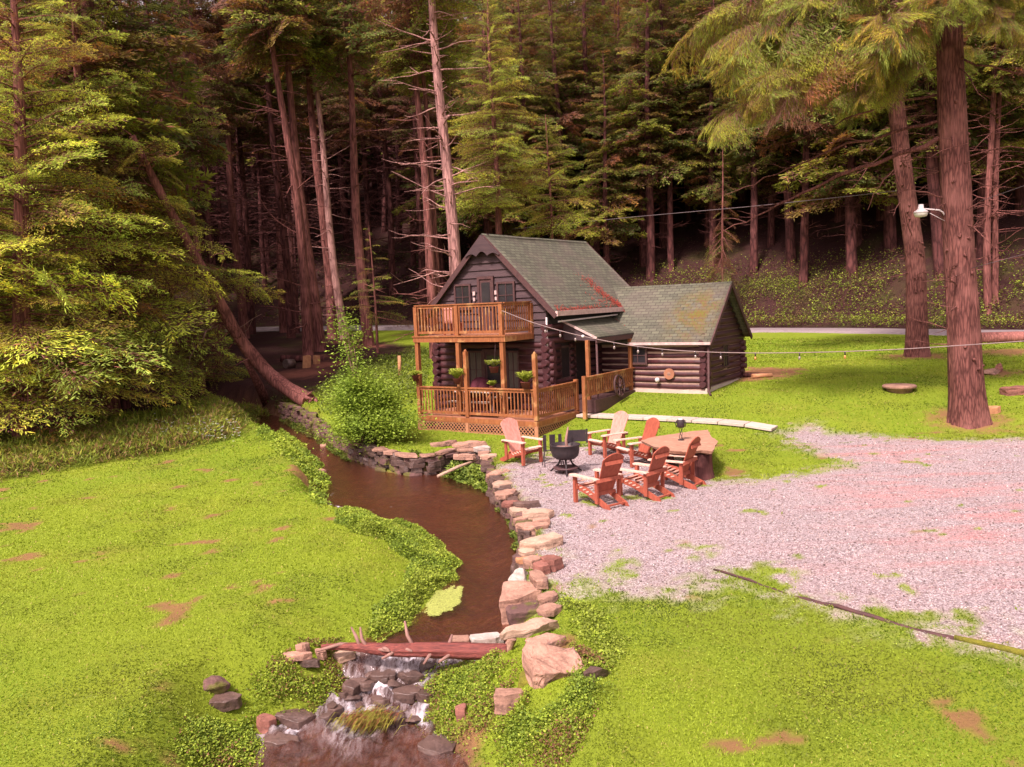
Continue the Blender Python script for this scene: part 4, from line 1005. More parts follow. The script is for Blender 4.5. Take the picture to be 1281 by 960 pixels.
# second broken stem propped beside it
mb = MB(); a = on_ground(330, 505)-p0; b = at_d(308, 452, 35.2)-p0; mb.tube([tuple(a+np.array([.2, 0, -.2])), tuple((a+b)/2+np.array([.1, 0, 0])), tuple(b)], [.22, .19, .12], 9); mb.build('side_stem', M['bark'], lt_)
mb = MB(); base = at_d(262, 398, 34.6)-p0
for i in range(16):
    dead_limb(mb, base+r.normal(0, .25, 3), r.uniform(2.2, 4.4), r.uniform(-.9, .2), r.uniform(1.2, 3.2), .032, r, 4, 1.1)
mb.build('dead_limb', M['deadwood'], lt_)
sp = []
for i in range(36):
    t = r.uniform(.55, 1); q = P[int(t*(len(P)-1))]; sp.append((q+r.normal(0, .1, 3), r.uniform(0, 6.28), r.uniform(-.4, .3), r.uniform(1.2, 2.8), r.normal(0, .3)))
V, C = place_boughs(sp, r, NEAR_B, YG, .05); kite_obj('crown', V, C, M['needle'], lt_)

# --- the two big trees on the right lawn, with boughs reaching over the yard
def big_tree(label, p, r0, pts_px, Y, seed, boughs, H, limbs=()):
    e = empty('spruce_tree', p, 0, label, 'tree'); r = np.random.default_rng(seed)
    top = [at_d(u, v, Y)-p for u, v in pts_px]
    path = np.array([np.array([0, 0, -.4]), np.zeros(3)]+top); tip = path[-1]+unit(path[-1]-path[-2])*(H-path[-1][2]); path = np.vstack([path, tip])
    path = resample(path, .3); 
    for _ in range(5): path[1:-1] = (path[:-2]+2*path[1:-1]+path[2:])/4
    zz = path[:, 2]; rads = r0*np.interp(zz, [-.4, 0, 1, 5, 12, H], [1.12, 1.06, 1.0, .88, .74, .05])
    mb = MB(); trunk_mesh(mb, path, rads, 72, .11, .35, seed)
    ctr = lambda z: np.array([np.interp(z, zz, path[:, 0]), np.interp(z, zz, path[:, 1]), z])
    for i in range(34):
        z = r.uniform(2.2, 12); dead_limb(mb, ctr(z), r.uniform(0, 6.28), r.uniform(-.3, .25), r.uniform(.6, 2.2), .028, r, 3, .4)
    for i in range(26):
        z = r.uniform(1.0, 11); an = r.uniform(3.2, 6.2); c = ctr(z); d = np.array([math.cos(an), math.sin(an), .1]); rr = np.interp(z, zz, rads)
        mb.tube([c+d*rr*.9, c+d*(rr+.06)], [.07, .03], 6)
    for (z, u, v, Yt, rr) in limbs:
        c = ctr(z); q = at_d(u, v, Yt)-p; mid = (c+q)/2+np.array([0, 0, .25]); pts = resample(np.array([c, mid, q]), .35)
        for _ in range(3): pts[1:-1] = (pts[:-2]+2*pts[1:-1]+pts[2:])/4
        pts[1:] += r.normal(0, .035, pts[1:].shape); mb.tube([tuple(x) for x in pts], list(np.linspace(rr, .012, len(pts))), 6, cap=False)
        for k in range(5):
            x = pts[r.integers(len(pts)//3, len(pts))]; dd = unit(q-c); az = math.atan2(dd[1], dd[0])+r.choice([-1, 1])*r.uniform(.3, .9); dead_limb(mb, x, az, r.uniform(-.3, .3), r.uniform(.5, 1.3), .016, r, 2, .5)
    sp = []
    for (z, u, v, Yt, nsub, sz) in boughs:      # a limb to a place over the yard, carrying hanging sprays
        c = ctr(z); q = at_d(u, v, Yt)-p; mid = (c+q)/2+np.array([0, 0, .35]); pts = resample(np.array([c, mid, q]), .25)
        for _ in range(4): pts[1:-1] = (pts[:-2]+2*pts[1:-1]+pts[2:])/4
        mb.tube([tuple(x) for x in pts], list(np.linspace(.055, .010, len(pts))), 6, cap=False)
        dd = q-c; az = math.atan2(dd[1], dd[0])
        for k in range(nsub):
            t = r.uniform(.30, 1.0)**.8; x = pts[int(t*(len(pts)-1))]
            sp.append((x, az+r.choice([-1, 1])*r.uniform(.15, 1.2), r.uniform(-.65, -.05), sz*r.uniform(.6, 1.2), r.normal(0, .4)))
    sp2 = []
    for i in range(110):
        z = r.uniform(13.2, H-1); q = (z-12)/(H-12); sp2.append((ctr(z), r.uniform(0, 6.28), r.uniform(-.3, .1), (5.2*(1-q)+.5)*r.uniform(.6, 1.1), r.normal(0, .3)))
    mb.build('trunk', M['bark_big'], e)
    hc = np.array([(.25, .30, .045), (.29, .31, .04), (.21, .26, .045), (.31, .26, .04)]); V, C = place_boughs(sp, r, HANG_B, hc, .06)
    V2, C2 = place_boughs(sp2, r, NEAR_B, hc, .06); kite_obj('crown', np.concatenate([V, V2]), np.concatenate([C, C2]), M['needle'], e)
    return e
bg_b = [(12.5, 905, 150, 24.5, 20, 1.4), (13, 960, 120, 23.5, 22, 1.6), (12.6, 1010, 90, 24, 20, 1.7), (13.2, 1060, 60, 23, 20, 1.7), (13.4, 930, 40, 25, 26, 1.8), (13.5, 1000, 10, 24, 26, 1.9), (13, 1100, 30, 23.5, 26, 1.7), (13, 1130, 110, 24.2, 20, 1.3),
        (13.2, 1250, 10, 23.2, 22, 1.2), (12.8, 1262, 40, 22.5, 22, 1.1), (13, 1290, 20, 23.5, 22, 1.3), (13.4, 1170, 5, 23, 16, 1.2), (13.6, 870, 20, 26, 22, 1.7)]
big_tree('biggest spruce trunk, thick reddish bark, carrying the white yard light', BIG, .47, [(1203, 400), (1196, 260), (1190, 130), (1187, 40)], BIG[1], 61, bg_b, 24,
         limbs=[(8.4, 905, 292, 26.5, .085), (8.9, 930, 235, 27, .055), (9.6, 1010, 170, 26, .05), (7.7, 1300, 190, 24, .03), (10.6, 1330, 120, 24.5, .035)])
sb = [(14, 960, 60, 36, 18, 2.2), (14.5, 1010, 20, 36, 18, 2.2), (13.6, 1080, 120, 37, 16, 1.8), (14, 1180, 60, 37, 14, 1.8)]
big_tree('tall reddish spruce standing alone on the lawn near the road, its trunk bending left', SECOND, .43, [(1146, 330), (1130, 210), (1118, 100), (1112, 30)], SECOND[1], 62, sb, 25,
         limbs=[(8.6, 1085, 262, 38, .04), (9.4, 1065, 235, 37, .04)])
r = np.random.default_rng(63)
conifer('hemlock_tree', 'pair of slim trunks seen just right of the biggest trunk, left one', TWIN, 24, .24, 13, 3.4, r, templ=FAR_B, nb=90, ndead=30, deadlen=2.2, bmat='bark', n=12, cols=FCOL*1.3)
q = TWIN+np.array([.65, .4, 0]); conifer('hemlock_tree', 'pair of slim trunks seen just right of the biggest trunk, right one', (q[0], q[1], gz(q[0], q[1])), 24, .19, 12, 3.2, r, templ=FAR_B, nb=90, ndead=30, deadlen=2.2, bmat='bark', n=12, cols=FCOL*1.3, lean=(.012, 0))

# ------------------------------------------------------------------ ground cover
def rand_dirs(n, r, zlo, zhi):
    a = r.uniform(0, 6.2832, n); z = r.uniform(zlo, zhi, n); h = np.sqrt(np.clip(1-z*z, 0, 1)); return np.stack([np.cos(a)*h, np.sin(a)*h, z], 1)
def polar_points(n, r, d0, d1, half):
    """points spread over the ground round the camera's side of the yard, denser where they show larger"""
    d = np.exp(r.uniform(math.log(d0), math.log(d1), n)); a = r.uniform(-half, half, n)
    return d*np.sin(a), d*np.cos(a), d
gr = np.random.default_rng(71)
x, y, d = polar_points(760000, gr, 5.2, 52, R(38))
g_, f_, r_ = masks(x, y); sdc = sdist(x, y, CREEK)
hf = sdist(x, y, [hw(-4.2, -2.3)[:2], hw(.95, -2.3)[:2], hw(.95, .2)[:2], hw(1.6, .2)[:2], hw(1.6, 3.6)[:2], hw(4.3, 3.6)[:2], hw(4.3, 8)[:2], hw(-5, 8)[:2], hw(-5, 0)[:2]])
keep = (g_ < gr.uniform(.15, .75, len(x))) & (f_ < .75) & (r_ < gr.uniform(.15, .8, len(x))) & (sdc > .06+.25*gr.random(len(x))) & (hf > 0) & (y-road_y(x) < -2.4)
x, y, d, f_ = x[keep], y[keep], d[keep], f_[keep]
n = len(x); z = height(x, y)
tall = 1+.5*(fbm(x*.8, y*.8)-.4)+1.4*f_+1.0*sstep(-.7, 0, -np.abs(sdist(x, y, GRAVEL)))*(gr.random(n) < .4)
hgt = (.020+.0009*d)*gr.uniform(.6, 1.4, n)*tall; wid = (.0042+.00050*d)*gr.uniform(.7, 1.4, n)
lean_ = rand_dirs(n, gr, .25, .9); tip = lean_*hgt[:, None]*1.1; a = gr.uniform(0, 6.2832, n); sv = np.stack([np.cos(a), np.sin(a), np.zeros(n)], 1)*wid[:, None]
B = np.stack([x, y, z-.004], 1); V = np.stack([B-sv, B+sv, B+tip], 1).reshape(-1, 3)
pn = fbm(x*.22+3, y*.22, 3)[:, None]; p2 = fbm(x*1.1+9, y*1.1+4, 3)[:, None]
c = np.array([(.19, .305, .018)])*(1-sstep(.35, .65, pn))+np.array([(.26, .35, .022)])*sstep(.35, .65, pn)
yl = (.32*sstep(.54, .68, fbm(x*.55+70, y*.55+33, 4)))[:, None]; c = c*(1-yl)+np.array([(.34, .31, .045)])*yl
c = c*(1-.45*sstep(.48, .70, p2))*gr.uniform(.84, 1.15, (n, 1)); c = np.where(gr.random((n, 1)) < .03, np.array([(.42, .36, .10)]), c)
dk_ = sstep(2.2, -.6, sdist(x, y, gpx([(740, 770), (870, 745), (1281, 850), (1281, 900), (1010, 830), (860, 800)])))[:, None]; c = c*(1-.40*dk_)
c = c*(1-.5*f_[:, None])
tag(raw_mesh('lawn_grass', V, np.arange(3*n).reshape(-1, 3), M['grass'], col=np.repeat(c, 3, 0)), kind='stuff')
# low clover and plantain among the grass
m_ = 45000; x, y, d = polar_points(m_, gr, 5.2, 22, R(38)); g_, f_, r_ = masks(x, y); sdc = sdist(x, y, CREEK)
nn = fbm(x*.9+20, y*.9+8, 3)
keep = (g_ < .4) & (f_ < .5) & (sdc > .4) & (nn > .44+.14*gr.random(m_)) & (hf[0] < 99)
x, y, d = x[keep], y[keep], d[keep]; n = len(x)
P = np.stack([x, y, height(x, y)+.02+.03*gr.random(n)], 1); D = rand_dirs(n, gr, -.1, .45)*((.012+.0010*d)*gr.uniform(.6, 1.3, n))[:, None]
Sd = unit(np.cross(D, np.array([0, 0, 1.])+gr.normal(0, .3, (n, 3))))*(np.linalg.norm(D, axis=1)*.36)[:, None]
c = np.array([(.32, .43, .05)])*gr.uniform(.75, 1.2, (n, 1)); tag(kite_obj('clover_patches', kites(P, D, Sd).reshape(-1, 3), np.repeat(c, 4, 0), M['leaf']), kind='stuff')

def leaf_mass(name, polys, n, size, h, r, cols, lo=.2, kind='stuff', dens=None, edge=.35, wfac=.36, upd=(-.2, .8), sink=0.0, soft=0.0):
    xs, ys, ed = [], [], []
    A = [abs(np.sum(np.array(p)[:, 0]*np.roll(np.array(p)[:, 1], -1)-np.roll(np.array(p)[:, 0], -1)*np.array(p)[:, 1]))/2 for p in polys]
    for p, a in zip(polys, A):
        P = np.array(p); lo_, hi_ = P.min(0), P.max(0); k = int(n*a/sum(A)*((hi_-lo_).prod()/a))
        x = r.uniform(lo_[0], hi_[0], k); y = r.uniform(lo_[1], hi_[1], k)
        dd = sdist(x+.35*(fbm(x*2.3, y*2.3)-.5), y+.35*(fbm(x*2.3+9, y*2.3)-.5), p); kp = dd < -soft*r.random(k)**1.5; xs.append(x[kp]); ys.append(y[kp]); ed.append(-dd[kp])
    x = np.concatenate(xs); y = np.concatenate(ys); ed = np.concatenate(ed)
    if dens is not None:
        kp = r.random(len(x)) < dens(x, y); x, y, ed = x[kp], y[kp], ed[kp]
    n = len(x); mound = h*(.25+.9*fbm(x*1.9+2, y*1.9, 3))*sstep(0, edge, ed)
    z = np.maximum(height(x, y), np.where(sdist(x, y, CREEK) < 0, water_z(y), -99))-sink
    t = r.random(n)**.6; P = np.stack([x, y, z+mound*t*1.2+.01], 1)
    D = rand_dirs(n, r, *upd)*(size*r.uniform(.5, 1.35, n))[:, None]
    Sd = unit(np.cross(D, np.array([0, 0, 1.])+r.normal(0, .5, (n, 3))))*(np.linalg.norm(D, axis=1)*wfac)[:, None]
    cn = fbm(x*1.3+7, y*1.3, 3); ci = np.clip((cn*1.3-.15+r.normal(0, .22, n))*len(cols), 0, len(cols)-1).astype(int)
    c = np.array(cols)[ci]*r.uniform(.6, 1.35, (n, 1))*(.75+.4*t[:, None])
    o = kite_obj(name, kites(P, D, Sd).reshape(-1, 3), np.repeat(c, 4, 0), M['leaf']); tag(o, kind=kind); return o
LUSH = [(.15, .23, .028), (.22, .32, .032), (.31, .40, .045), (.20, .26, .032)]
WEED = [(.19, .25, .03), (.16, .22, .03), (.26, .27, .035), (.24, .15, .06), (.22, .28, .035)]
lr = np.random.default_rng(81)
BOULD = [(on_ground(u, v), q) for u, v, q in ((691, 840, .50), (686, 870, .35), (660, 855, .25), (680, 808, .4), (272, 868, .28), (281, 890, .30), (385, 830, .34), (637, 886, .26), (577, 902, .16), (333, 918, .2), (640, 818, .25), (743, 855, .22), (430, 830, .2))]
def clear(x, y):
    k = np.ones_like(x)
    for p, q in BOULD: k = k*sstep(q*.6, q, np.hypot(x-p[0], y-p[1]))
    return k
def patchy(a, b, ox): return lambda x, y: clear(x, y)*(.10+.90*sstep(a, b, fbm(x*1.6+ox, y*1.6, 3)))
wl = lambda l: [tuple(at_w(u, v)[:2]) for u, v in l]
leaf_mass('bank_plants', [wl([(430, 640), (472, 650), (520, 660), (553, 680), (574, 704), (574, 728), (540, 748), (518, 772), (500, 790), (478, 808)])+gpx([(462, 796), (470, 765), (500, 735), (515, 706), (490, 684), (450, 668), (418, 652)])], 60000, .038, .19, lr, LUSH, edge=.22)
leaf_mass('bank_plants', [gpx([(215, 965), (225, 900), (290, 860), (350, 815), (425, 800), (452, 830), (440, 868), (398, 905), (340, 925), (326, 965)])], 52000, .032, .16, lr, LUSH+[(.20, .10, .05)], dens=patchy(.38, .52, 3), soft=.7)
leaf_mass('bank_plants', [gpx([(540, 842), (590, 820), (650, 818), (700, 800), (770, 830), (775, 880), (735, 920), (715, 965), (568, 965), (524, 905), (516, 868)])], 100000, .032, .17, lr, LUSH+[(.20, .10, .05)], dens=patchy(.36, .50, 13), soft=1.1)
leaf_mass('bank_plants', [gpx([(690, 735), (740, 755), (790, 800), (770, 850), (740, 830), (700, 780)])], 9000, .040, .07, lr, LUSH, soft=.6)
leaf_mass('bank_plants', [gpx([(322, 540), (350, 545), (378, 566), (402, 588), (412, 606), (404, 636), (385, 625), (385, 600), (362, 578), (338, 556)])], 9000, .075, .22, lr, LUSH[:3])
leaf_mass('watercress', [gpx([(548, 602), (560, 590), (590, 578), (612, 588), (625, 612), (600, 618), (565, 612)]), gpx([(500, 592), (512, 572), (528, 575), (532, 596)])], 4200, .10, .42, lr, [(.15, .22, .03), (.24, .32, .05), (.11, .17, .025)])
leaf_mass('wall_creepers', [gpx([(352, 522), (400, 546), (440, 574), (438, 584), (396, 556), (350, 532)]), gpx([(470, 588), (478, 566), (500, 575), (505, 596)]), gpx([(606, 604), (618, 600), (640, 640), (656, 668), (662, 700), (650, 702), (640, 668), (622, 636)])], 14000, .060, .45, lr, [(.11, .16, .025), (.16, .20, .03), (.13, .10, .03)])
leaf_mass('forest_edge_weeds', [gpx([(-60, 612), (0, 606), (100, 588), (200, 572), (300, 548), (330, 532), (345, 512), (310, 500), (200, 520), (60, 545), (-60, 560)])], 46000, .20, .40, lr, WEED, wfac=.085, upd=(.1, 1.0), edge=.9, soft=1.2)
leaf_mass('forest_edge_weeds', [gpx([(330, 500), (362, 496), (385, 505), (360, 520)]), gpx([(395, 490), (420, 470), (470, 450), (540, 440), (530, 500), (480, 520), (430, 530), (400, 520)])], 9000, .13, .38, lr, [(.12, .16, .025), (.16, .21, .03), (.10, .13, .03)], wfac=.25)
def hill_d(x, y):
    s = y-road_y(x); k = sstep(2.4, 3.4, s)*sstep(15, 8, s)*sstep(9, 17, x)
    return np.clip(k*sstep(.27, .47, fbm(x*.42+4, y*.42, 4)), 0, 1)
leaf_mass('hillside_undergrowth', [[(2, 58), (14, 56), (22, 50), (30, 43), (48, 34), (70, 36), (60, 58), (45, 66), (30, 72), (10, 78), (2, 76)]], 300000, .13, .8, lr, [(.21, .29, .032), (.27, .345, .036), (.17, .235, .03), (.25, .26, .035), (.16, .095, .045)], dens=hill_d, edge=.8, wfac=.26)
leaf_mass('hillside_undergrowth', [[(-2, 68), (14, 60), (22, 56), (30, 48), (48, 40), (75, 42), (75, 66), (45, 84), (20, 92), (-2, 94)]], 70000, .22, .7, lr, [(.09, .04, .03), (.13, .055, .035), (.07, .03, .025), (.11, .11, .025)], dens=lambda x, y: .55*sstep(.40, .6, fbm(x*.5+34, y*.5, 3))*sstep(5, 10, y-road_y(x)), edge=.8, wfac=.16)
leaf_mass('hillside_undergrowth', [[(-40, 80), (-10, 71), (10, 66), (10, 80), (-10, 86), (-40, 92)]], 5000, .30, .6, lr, [(.09, .10, .022), (.14, .08, .03), (.07, .085, .02)], wfac=.3)
# white meadow flowers at the lawn edge
fx = np.array([on_ground(lr.uniform(195, 300), lr.uniform(536, 560)) for _ in range(150)]); n = len(fx)
P = np.repeat(fx, 5, 0)+np.array([0, 0, .34])+np.repeat(lr.normal(0, .09, (n, 3)), 5, 0); a = np.tile(np.arange(5)*1.2566, n); D = np.stack([np.cos(a), np.sin(a), .25*np.ones(5*n)], 1)*.045
Sd = np.stack([-np.sin(a), np.cos(a), np.zeros(5*n)], 1)*.018
tag(kite_obj('white_wildflowers', kites(P, D, Sd).reshape(-1, 3), np.full((20*n, 3), .62), M['leaf']), kind='stuff')
# duckweed floating by the left bank
dwp = wl([(528, 768), (534, 752), (552, 742), (570, 734), (578, 742), (573, 756), (558, 766), (542, 772)]); P_ = np.array(dwp); k = 9000
x = lr.uniform(P_[:, 0].min(), P_[:, 0].max(), k); y = lr.uniform(P_[:, 1].min(), P_[:, 1].max(), k); dd = sdist(x+.35*(fbm(x*5, y*5)-.5), y+.35*(fbm(x*5+3, y*5)-.5), dwp)+.10*lr.random(k)**3; kp = dd < .02; x, y = x[kp], y[kp]; n = len(x)
P = np.stack([x, y, np.maximum(water_z(y), height(x, y))+.012+.012*lr.random(n)], 1); D = rand_dirs(n, lr, -.03, .12)*.028*lr.uniform(.7, 1.3, (n, 1)); Sd = unit(np.cross(D, np.array([0, 0, 1.])))*.012
tag(kite_obj('duckweed', kites(P, D, Sd).reshape(-1, 3), np.repeat(np.array([(.50, .56, .16)])*lr.uniform(.8, 1.2, (n, 1)), 4, 0), M['leaf']), kind='stuff')
# loose gravel lying on the yard
k = 50000; x, y, d = polar_points(k, lr, 10, 30, R(36)); g_, f_, r_ = masks(x, y); kp = g_ > .6+.3*lr.random(k); x, y, d = x[kp], y[kp], d[kp]; n = len(x)
s = lr.uniform(.008, .020, n)*(.6+.03*d); c0 = np.stack([x, y, height(x, y)+s*.3], 1)
oc = np.array([(1, 0, 0), (0, 1, 0), (-1, 0, 0), (0, -1, 0), (0, 0, .8), (0, 0, -.8)]); V = c0[:, None]+oc[None]*s[:, None, None]*lr.uniform(.6, 1.3, (n, 6, 1))
Ft = np.array([(0, 1, 4), (1, 2, 4), (2, 3, 4), (3, 0, 4), (1, 0, 5), (2, 1, 5), (3, 2, 5), (0, 3, 5)]); F = (np.arange(n)[:, None, None]*6+Ft[None]).reshape(-1, 3)
cv = np.array([(.47, .35, .33)])*np.exp(lr.normal(-.1, .45, (n, 1))); tag(raw_mesh('loose_gravel', V.reshape(-1, 3), F, M['leaf'], col=np.clip(np.repeat(cv, 6, 0), 0, .75)), kind='stuff')

# ------------------------------------------------------------------ the shrub beside the deck
sb_p = on_ground(461, 558); sh = empty('shrub', sb_p, 0, 'big bright green bush on the creek bank left of the deck', 'bush'); r = np.random.default_rng(91)
mb = MB(); P = []; 
for i in range(26):
    az = r.uniform(0, 6.28); rad_ = r.uniform(.3, 1.85); top = np.array([math.cos(az)*rad_+.1, math.sin(az)*rad_*.8, r.uniform(1.0, 2.3)-.2*rad_])
    if i < 4: top = np.array([-.65+r.normal(0, .25), .3, r.uniform(3.2, 4.1)])
    mid = top*np.array([.4, .4, .55])+r.normal(0, .08, 3); mb.tube([(r.normal(0, .1), r.normal(0, .1), -.3), mid, top], [.055, .035, .008], 6, cap=False)
    for k in range(1250 if i > 3 else 420):
        t = r.uniform(.45, 1.08); q = mid+(top-mid)*((t-.45)/.55) if t > .45 else mid
        P.append(q+r.normal(0, 1, 3)*np.array([.27, .27, .20])*r.choice([.8, 1.5])*(1 if i > 3 else .75))
P = np.array(P); P = P[P[:, 2] > -.1]; n = len(P)
D = rand_dirs(n, r, -.5, .6)*(.095*r.uniform(.6, 1.3, (n, 1))); Sd = unit(np.cross(D, np.array([0, 0, 1.])+r.normal(0, .5, (n, 3))))*.027
cn = fbm(P[:, 0]*1.6+9, P[:, 2]*1.6+P[:, 1], 3)[:, None]; c = (np.array([(.17, .29, .035)])*(1-cn)+np.array([(.33, .45, .05)])*cn)*r.uniform(.6, 1.35, (n, 1))
mb.build('stem', M['deadwood'], sh); kite_obj('foliage', kites(P, D, Sd).reshape(-1, 3), np.repeat(c, 4, 0), M['leaf'], sh)
#@@OBJ
# ------------------------------------------------------------------ stones
def hull_mesh(pts, bev, disp, r, sub=1):
    bm = bmesh.new()
    for p in pts: bm.verts.new(p)
    res = bmesh.ops.convex_hull(bm, input=bm.verts)
    junk = list({g for g in res['geom_interior'] if isinstance(g, bmesh.types.BMVert)}|{g for g in res['geom_unused'] if isinstance(g, bmesh.types.BMVert)})
    if junk: bmesh.ops.delete(bm, geom=junk, context='VERTS')
    bmesh.ops.dissolve_limit(bm, angle_limit=.06, verts=bm.verts, edges=bm.edges)
    if bev: bmesh.ops.bevel(bm, geom=list(bm.edges), offset=bev, segments=1, affect='EDGES', clamp_overlap=True)
    bmesh.ops.triangulate(bm, faces=bm.faces)
    if sub: bmesh.ops.subdivide_edges(bm, edges=bm.edges, cuts=sub, use_grid_fill=True)
    off = Vector((r.uniform(0, 50), 0, 0))
    for v in bm.verts:
        q_ = v.co*4.0+off; nn = mnoise.noise_vector(q_)*disp*1.1+mnoise.noise_vector(v.co*11+off)*disp*.55+mnoise.noise_vector(v.co*27+off)*disp*.22; lay = math.floor(v.co.z*22+mnoise.noise(v.co*3+off)*2.2); v.co += nn; v.co.x += disp*.55*(mnoise.noise(Vector((lay*3.7, 1, seed_k(r)))) ); v.co.y += disp*.55*mnoise.noise(Vector((2, lay*2.9, 5)))
    bmesh.ops.recalc_face_normals(bm, faces=bm.faces)
    V = [tuple(v.co) for v in bm.verts]; bm.verts.index_update(); F = [tuple(v.index for v in f.verts) for f in bm.faces]; bm.free()
    return V, F
_sk = [0.0]
def seed_k(r): return 3.3
def rock_pts(sx, sy, sz, r, slab=True, n=9):
    P = []; n = min(n, 7); AJ = r.normal(0, .24, n); RJ = r.uniform(.72, 1.08, n)
    if slab:
        a0 = r.uniform(0, 6)
        for lay in (-1, 1):
            for i in range(n):
                a = a0+i*6.2832/n+AJ[i]+r.normal(0, .05); c, s = math.cos(a), math.sin(a)
                q = (abs(c)**3.2+abs(s)**3.2)**(-1/3.2)*RJ[i]*r.uniform(.93, 1.04)
                P.append((c*q*sx/2, s*q*sy/2, lay*sz/2*r.uniform(.82, 1.08)))
    else:
        for i in range(13):
            d = unit(r.normal(0, 1, 3)); q = r.uniform(.85, 1.1); P.append((d[0]*q*sx/2, d[1]*q*sy/2, d[2]*q*sz/2))
    return P
def stone(label, p, size, yaw, mat, seed, slab=True, tilt=(0, 0), group=None, name='stone', cat='stone', lift=None, disp=None):
    r = np.random.default_rng(seed); sx, sy, sz = size
    V, F = hull_mesh(rock_pts(sx, sy, sz, r, slab), .02*min(sx, sy, sz)+.003, disp if disp is not None else .030*max(sx, sy)**.7, r, 4 if max(sx, sy) > .38 else 3)
    me = bpy.data.meshes.new(name); me.from_pydata(V, [], F); me.materials.append(M[mat])
    o = link(bpy.data.objects.new(name, me)); z = p[2]+(sz*.20 if lift is None else lift)
    o.location = (p[0], p[1], z); o.rotation_euler = (tilt[0], tilt[1], yaw)
    return tag(o, label, cat, group)
def gs(u, v): return on_ground(u, v)

def stone_wall(label, path, tops, bots, seed, mat, th=.36, cap=False):
    """dry stone wall: courses of uneven stones along a path"""
    r = np.random.default_rng(seed); path = np.array(path, float); d = np.r_[0, np.cumsum(np.linalg.norm(np.diff(path, axis=0), axis=1))]
    at = lambda s: np.array([np.interp(s, d, path[:, 0]), np.interp(s, d, path[:, 1])])
    mb = MB(); Lt = d[-1]; zb = min(bots)
    z = zb; row = 0
    while z < max(tops):
        h = r.uniform(.08, .17); s = -r.uniform(0, .3)
        while s < Lt:
            l = r.uniform(.26, .78); m_ = min(max(s+l/2, 0), Lt); top = np.interp(m_, d, tops)
            if z+h*.5 < top and z+h > np.interp(m_, d, bots):
                c = at(m_); t = at(min(m_+.1, Lt))-at(max(m_-.1, 0)); an = math.atan2(t[1], t[0])+r.normal(0, .07)
                hh = min(h, top-z+.02); V, F = hull_mesh(rock_pts(l*1.12, th*r.uniform(.85, 1.25), hh*1.15, r, True, 7), .006, .022, r, 1)
                ca, sa = math.cos(an), math.sin(an); n_ = np.array([-sa, ca])*r.normal(0, .035)
                mb.add([(c[0]+n_[0]+x*ca-y*sa, c[1]+n_[1]+x*sa+y*ca, z+hh/2+zz) for x, y, zz in V], F, int(r.random() < .35))
            s += l
        z += h
    if cap:
        s = 0
        while s < Lt-.2:
            l = r.uniform(.45, .95); m_ = min(s+l/2, Lt); c = at(m_); t = at(min(m_+.1, Lt))-at(max(m_-.1, 0)); an = math.atan2(t[1], t[0])+r.normal(0, .05); top = np.interp(m_, d, tops)
            V, F = hull_mesh(rock_pts(l, th*r.uniform(.95, 1.35), r.uniform(.06, .10), r, True, 7), .006, .015, r, 2); ca, sa = math.cos(an), math.sin(an)
            mb.add([(c[0]+x*ca-y*sa, c[1]+x*sa+y*ca, top+.02+zz) for x, y, zz in V], F, 2 if r.random() < .75 else 0); s += l*r.uniform(.92, 1.1)
    return tag(mb.build('stone_retaining_wall', [M[mat], M['stone_moss'], M['stone']]), label, 'wall', kind='thing')
def off_path(px, off):
    P = np.array([at_w(u, v)[:2] for u, v in px]); P = resample(P, .3); t = np.gradient(P, axis=0); t /= np.linalg.norm(t, axis=1)[:, None]
    return P+np.stack([-t[:, 1], t[:, 0]], 1)*off
def wall_from(px, off, label, seed, mat, up=.6, extra=0, cap=False):
    P = off_path(px, off); Q = off_path(px, off+(up if off > 0 else -up))
    tops = land(Q[:, 0], Q[:, 1])+extra; bots = water_z(P[:, 1])-.2
    return stone_wall(label, P, tops, bots, seed, mat, cap=cap)
wall_from([(350, 524), (370, 532), (398, 548), (438, 575)], .14, 'low mossy stone wall at the far creek bend below the bush', 301, 'stone_moss', extra=-.12)
wall_from([(438, 575), (480, 590), (515, 596), (548, 594), (575, 584), (598, 586), (606, 600)], .14, 'curved dry stone wall holding the strip of lawn in front of the deck', 302, 'stone_dark', extra=-.06, cap=True)
wall_from([(606, 600), (615, 624), (638, 655), (650, 680), (654, 702), (645, 735)], .14, 'creeper covered stone wall along the creek below the gravel yard', 303, 'stone_dark', extra=-.03)

